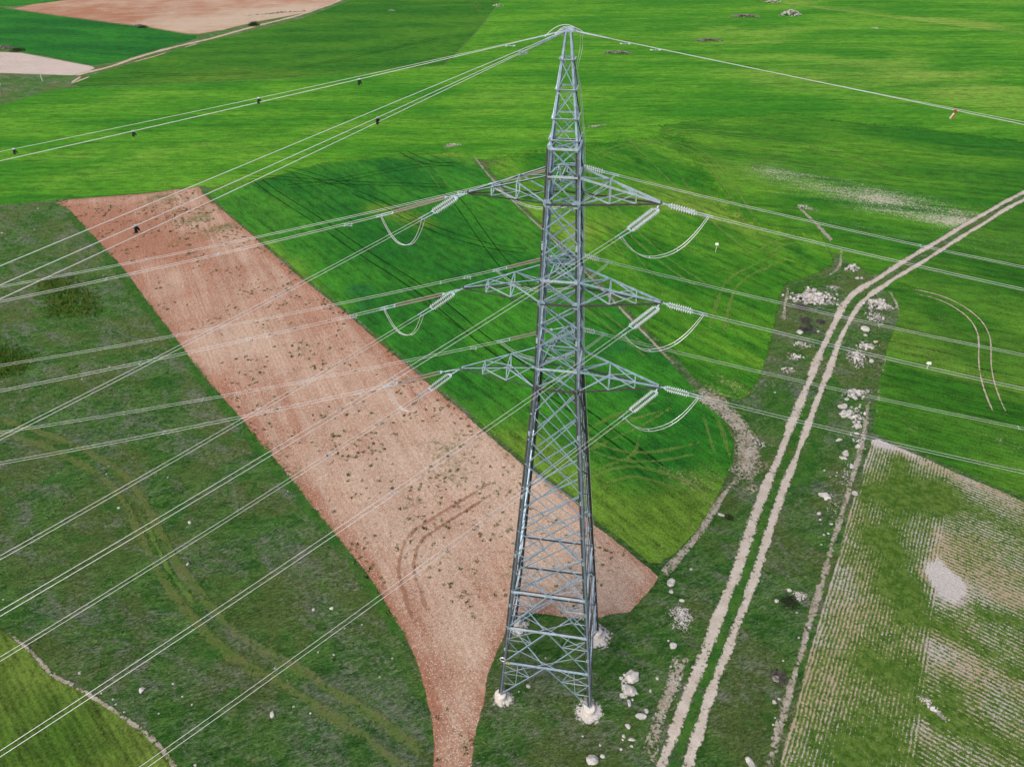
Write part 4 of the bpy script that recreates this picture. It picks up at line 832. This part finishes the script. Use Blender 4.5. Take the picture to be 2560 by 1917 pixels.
heap(2128.7, 672, 1.2, 1.2, 90, .5, 'small heap of stones at the field corner above the track bend', 0, .4, .1)
heap(2198, 765, 1.9, 2.0, 200, .7, 'tall white stone heap right of the track bend', .2, .6, .1); heap(2190, 795, 1.3, 2.2, 130, .25, 'tail of dark rubble below the tall white heap', 0, .35, .08)
heap(2140, 896, 1.4, 2.4, 260, .45, 'long bright rubble heap right of the track', -.15, .32, .07); heap(2165, 868, 1.3, .9, 90, .35, 'rubble at the upper end of the long heap', .3, .4, .08)
heap(2004, 862, 1.6, .7, 80, .25, 'low rubble scatter left of the track, uppermost of three', -.2, .32, .07); heap(1988, 894, 1.3, .9, 80, .25, 'low rubble scatter left of the track, middle of three', .3, .3, .07); heap(1973, 926, .9, .8, 90, .35, 'round rubble heap left of the track, lowest of three', 0, .25, .07)
heap(2137, 985, 1.5, 1.1, 130, .4, 'rubble heap under the conductors at the head of the stone line', .2, .4, .08); heap(2140, 1040, 1.5, 1.9, 110, .12, 'loose rubble among the stone line boulders', 0, .3, .06); heap(2148, 1100, 1.2, 2.2, 90, .05, 'sparse stone scatter at the corner of the sparse field', 0, .2, .05)
heap(2115, 1190, .8, 3.0, 80, .05, 'thin stone scatter along the upper sparse field edge', -.2, .16, .05); heap(2080, 1260, .7, 2.2, 60, .05, 'thin stone scatter below the flat pinkish stone', -.2, .16, .05)
heap(2003, 1490, .8, .6, 60, .25, 'grey rubble beside the dark brown shrub', 0, .28, .07)
heap(1703, 1540, 1.15, 1.25, 480, .42, 'mound of bright white rubble in the grass left of the track', 0, .16, .05); heap(1700, 1567, 1.0, .5, 50, .05, 'yellowish stones fallen below the white mound', 0, .12, .05)
heap(1895, 1110, 1.2, 1.0, 60, .1, 'pinkish rubble on the bare ground left of the track', 0, .22, .06)
heap(1546.7, 134, 5.6, 1.2, 160, .9, 'elongated dark stone bank in the upper field, lowest of the far three', .1, .55, .2, 'stone_bank'); heap(1769.8, 103, 5.6, 1.2, 150, 1., 'elongated stone bank in the upper field, middle of the far three', .1, .6, .2, 'stone_bank'); heap(1861, 43, 7.6, 1.4, 170, 1.3, 'elongated stone bank in the upper field, highest of the far three', .05, .7, .25, 'stone_bank')
heap(1976, 39, 4.6, 2.2, 170, 2.6, 'pointed white stone heap in the far upper field', 0, .7, .25); heap(1931, 7, 3.2, 2.2, 80, 2.2, 'white stone heap at the top edge above the pointed one', 0, .7, .25)
heap(2187, 72, 1.8, .6, 25, .4, 'tiny stone pile alone in the right upper field', 0, .4, .15); heap(1244, 16, 2.4, 1.6, 50, 1.2, 'small white stone pile at the top edge left of the pylon', 0, .6, .2); heap(979, 28, 1.6, 1., 25, .6, 'very small stone pile near the top in the green field', 0, .4, .15)
heap(13, 121, 6, 2, 110, 1.2, 'grey stone heap at the left edge below the far green field', -.3, .6, .2); heap(349, 66, 3., 1.5, 70, 1., 'grey stone heap on the edge of the far brown field', -.2, .5, .2); heap(1132, 362, 1.6, .6, 40, .15, 'pinkish stones at the field corner behind the pylon', .1, .3, .1); heap(1481, 317, 1.4, .6, 30, .2, 'small white stones right behind the pylon peak', .1, .3, .1)
heap(2005, 516, 1.2, .6, 30, .2, 'white stones where the pale field corner begins', 0, .35, .1); heap(700, 34, 14, .8, 130, .7, 'line of white stones beside the far curved track', .55, .5, .15, 'stone_bank')
heap(2330, 1768, 1.5, .35, 70, .05, 'white limestone outcrop in the sparse field near the bottom right', -.9, .3, .08, 'outcrop')

# ------------------------------------------------------------------ shrubs and grass
def leaf_mat(name, c1, c2):
    n = NT(name); c = n.mix(n.ramp(n.noise(.8, 4, .6), .35, .65), c1, c2); c = n.mix(1., c, n.grey(n.ramp(n.noise(9, 3, .7, w=2), .3, .7, .6, 1.25)), 'MULTIPLY'); n.color(c); n.b.inputs['Roughness'].default_value = .8; return n.mat
M_gsh = leaf_mat('grey_twigs', alb(118, 110, 116), alb(150, 142, 148)); M_dsh = leaf_mat('dark_leaves', alb(40, 66, 34), alb(66, 88, 52)); M_tw = plain('bark', (.10, .085, .07, 1), .8)
def blades(rs, n, cx, cy, spread, h0, h1, wd, z=0, lean=.5, dome=False, H=1.):
    r = np.random.RandomState(rs); a = r.rand(n)*6.283; d = np.sqrt(r.rand(n)); bx = cx+np.cos(a)*d*spread; by = cy+np.sin(a)*d*spread
    h = h0+(h1-h0)*r.rand(n); la = r.rand(n)*6.283; ll = lean*h*r.rand(n); wa = r.rand(n)*6.283
    zb = z+(H*np.sqrt(np.maximum(0, 1-d*d))*r.rand(n) if dome else 0)
    V = np.zeros((n, 3, 3)); V[:, 0] = np.stack([bx-np.cos(wa)*wd/2, by-np.sin(wa)*wd/2, zb+np.zeros(n)], 1); V[:, 1] = np.stack([bx+np.cos(wa)*wd/2, by+np.sin(wa)*wd/2, zb+np.zeros(n)], 1)
    V[:, 2] = np.stack([bx+np.cos(la)*ll, by+np.sin(la)*ll, zb+h], 1); return V.reshape(-1, 3)
def tri_obj(name, V, mat, parent=None):
    n = len(V)//3; me = D.meshes.new(name)
    if parent: V = V-np.array(parent.location)
    me.vertices.add(len(V)); me.vertices.foreach_set('co', V.astype(np.float32).ravel()); me.loops.add(3*n); me.loops.foreach_set('vertex_index', np.arange(3*n, dtype=np.int32)); me.polygons.add(n)
    me.polygons.foreach_set('loop_start', np.arange(0, 3*n, 3, dtype=np.int32)); me.polygons.foreach_set('loop_total', np.full(n, 3, np.int32)); me.update(); me.validate(); me.materials.append(mat); me.normals_split_custom_set([(0, 0, 1)]*(3*n))
    o = D.objects.new(name, me); COL.objects.link(o)
    if parent: o.parent = parent
    return o
def shrub(px, py_, r, h, label, mat, seed):
    x, y = ground(px, py_); t_ = thing('shrub', (x, y, 0), label, 'shrub')
    V = [blades(seed+i, 260, x+.25*r*math.cos(i*2.1), y+.25*r*math.sin(i*2.1), r*.8, .12*h, .35*h, .035*max(1, r*.8), 0, 1.2, True, h*.75) for i in range(4)]
    tri_obj('foliage', np.vstack(V), mat, t_); rs = random.Random(seed); mb = MB()
    for i in range(14): a = rs.random()*6.28; mb.tube([Vector((x, y, 0)), Vector((x+math.cos(a)*r*.3, y+math.sin(a)*r*.3, h*.4)), Vector((x+math.cos(a)*r*.7, y+math.sin(a)*r*.7, h*(.5+.35*rs.random())))], [.03, .02, .008], 5)
    mb.build('branch', M_tw, t_)
shrub(2004, 772, 1.3, .9, 'dome of grey twiggy shrub below the big white heap', M_gsh, 1); shrub(2017, 826, 1.5, 1.1, 'largest grey twiggy shrub, left of the track above the rubble scatter', M_gsh, 2); shrub(2012, 803, 1.2, .8, 'grey twiggy shrub just above the largest one', M_gsh, 3)
shrub(2050, 806, .9, .6, 'low grey shrub nearest the left rut of the track', M_gsh, 4); shrub(1973, 1507, 1.0, .8, 'dark brown-green shrub right of the track beside grey rubble', M_dsh, 5); shrub(635, 66, 2.6, 2.6, 'dark round bush on the verge of the far curved track', M_dsh, 6)
shrub(357, 70, 2.6, 1.2, 'dark bush in front of the grey heap by the far brown field', M_dsh, 7); shrub(45, 128, 3.2, 1.4, 'dark bush beside the stone heap at the left edge', M_dsh, 8); shrub(1822, 1294, .55, .35, 'small spiky weed clump beside the flat white verge stone', M_dsh, 9); shrub(1945, 1694, .9, .6, 'grey dead shrub on the bank by the bottom of the sparse field', M_gsh, 10)

def scatter(n, polypx, excl=(), seed=0):
    P = np.array(gpts(polypx)); r = np.random.RandomState(seed); lo, hi = P.min(0), P.max(0); X = lo+(hi-lo)*r.rand(n, 2); X = X[inside(X, P)]
    for e in excl: X = X[~inside(X, e)]
    return X
def tufts(name, X, mat, nb, spread, h0, h1, wd, seed, lean=.6):
    n = len(X); r = np.random.RandomState(seed); m_ = n*nb; c = np.repeat(X, nb, 0); sc = np.repeat(.6+.8*r.rand(n), nb); a = r.rand(m_)*6.283; d = np.sqrt(r.rand(m_))*spread*sc
    bx = c[:, 0]+np.cos(a)*d; by = c[:, 1]+np.sin(a)*d; h = (h0+(h1-h0)*r.rand(m_))*sc; la = r.rand(m_)*6.283; ll = lean*h*r.rand(m_); wa = r.rand(m_)*6.283; wd_ = wd*sc
    V = np.zeros((m_, 3, 3)); V[:, 0] = np.stack([bx-np.cos(wa)*wd_/2, by-np.sin(wa)*wd_/2, np.zeros(m_)+.02], 1); V[:, 1] = np.stack([bx+np.cos(wa)*wd_/2, by+np.sin(wa)*wd_/2, np.zeros(m_)+.02], 1); V[:, 2] = np.stack([bx+np.cos(la)*ll, by+np.sin(la)*ll, h], 1)
    o = tri_obj(name, V.reshape(-1, 3), mat); return o
def tuft_mat(name, cols):
    n = NT(name); c = n.mix(n.ramp(n.noise(1/2.2, 5, .66), .35, .65), cols[0], cols[1]); c = n.mix(n.ramp(n.noise(1/3.6, 5, .7, w=9), .5, .64), c, cols[2])
    c = n.mix(1., c, n.grey(n.ramp(n.noise(4, 3, .7, w=2), .3, .7, .7, 1.35)), 'MULTIPLY'); n.color(c); n.b.inputs['Roughness'].default_value = .8; return n.mat
M_tuft = tuft_mat('meadow_grass', (alb(78, 146, 50), alb(122, 172, 80), alb(170, 174, 150)))
M_weed = tuft_mat('weed_leaves', (alb(92, 128, 50), alb(66, 110, 38), alb(124, 116, 66)))
ex = [FP['crop_field'] for _ in ()]
PP = [np.array(gpts(p)) for p in (P1, P2, P3, P5, P6, P7)]
TRK = [np.array(gpts([(a[0]-24, a[1]) for a in TRL[3:]]+[(a[0]+20, a[1]) for a in TRR[3:][::-1]]))]
def off_ruts(X):
    for rut in (TRL, TRR): X = X[dist_poly(X, np.array(gpts(rut))) > 1.0]
    for c in CN: q = nd(c, 0); X = X[np.hypot(X[:, 0]-q.x, X[:, 1]-q.y) > 1.25]
    return X
X = off_ruts(scatter(42000, [(-60,505),(170,520),(1300,1100),(1660,1400),(1900,950),(2220,680),(2240,1100),(2200,1200),(1900,2010),(-100,2010),(-100,1400)], PP, 3))
o = tufts('grass_tufts', X, M_tuft, 9, .16, .08, .22, .05, 4); tag(o, 'rough tufted grass covering the meadow and verges around the pylon', 'grass', None, 'stuff')
# darker lush patches in the left meadow
M_lush = tuft_mat('lush_grass', (alb(78, 138, 46), alb(128, 148, 58), alb(88, 146, 50)))
Xl = np.vstack([off_ruts(scatter(5200, p, PP, s)) for p, s in (([(105,700),(180,695),(250,770),(235,790),(130,790),(112,740)], 1), ([(-60,860),(0,865),(70,900),(45,935),(-60,945)], 2))])
Xl = Xl+np.random.RandomState(5).randn(*Xl.shape)*.9
o = tufts('lush_grass', Xl, M_lush, 8, .2, .2, .42, .05, 9); tag(o, 'taller darker green patches of weeds in the left meadow', 'grass', None, 'stuff')
# weeds in the red field
Xw = scatter(15000, P1, (), 11); wn = np.array([noise.noise(Vector((a*.16, b*.16, 3)))+.6*noise.noise(Vector((a*.7, b*.7, 8))) for a, b in Xw]); hx = np.array([proj((a, b, 0)) for a, b in Xw])
keep = wn+.3*np.exp(-((hx[:, 0]-1180)/260)**2-((hx[:, 1]-1180)/260)**2)+.25*np.exp(-((hx[:, 0]-480)/160)**2-((hx[:, 1]-540)/60)**2)-.22*(hx[:, 0] < 620)*(hx[:, 1] > 620)-.2*(hx[:, 1] > 1560) > .06
o = tufts('weeds', Xw[keep], M_weed, 22, .19, .05, .2, .09, 12, 1.4); tag(o, 'green weed tufts dotted over the red ploughed field', 'weeds', None, 'stuff')

# ------------------------------------------------------------------ posts
def post(px, py_, h, label, plate, mat=M_white, r=.05):
    x, y = ground(px, py_); t_ = thing('marker_post' if plate else 'fence_post', (x, y, 0), label, 'post'); mb = MB(); mb.tube([Vector((x, y, -.1)), Vector((x+.06, y, h))], r, 8); mb.build('post', mat, t_)
    if plate:
        mb = MB(); mb.add([(x-.32, y-.2, h-.05), (x+.34, y-.2, h-.05), (x+.34, y+.2, h-.05), (x-.32, y+.2, h-.05), (x-.26, y-.02, h+.34), (x+.28, y-.02, h+.34)], [(3, 2, 1, 0), (0, 1, 5, 4), (2, 3, 4, 5), (1, 2, 5), (3, 0, 4)]); mb.build('roof_plate', mat, t_)
post(1788.7, 631, 1.7, 'white pipeline marker post with a ridged cap in the yellowish field', True); post(2317, 921, .9, 'small white marker post in the row crop at right', True)
post(106, 203, 2.2, 'white fence post in the far left grey pasture', False, M_white, .12); post(59, 217, 2.0, 'dark fence post in the middle of the far left pasture', False, M_wood, .1); post(5, 233, 2.2, 'dark fence post at the left edge of the far pasture', False, M_wood, .12); post(1, 214, 1.6, 'pale fence post at the very left edge of the picture', False, M_white, .1)
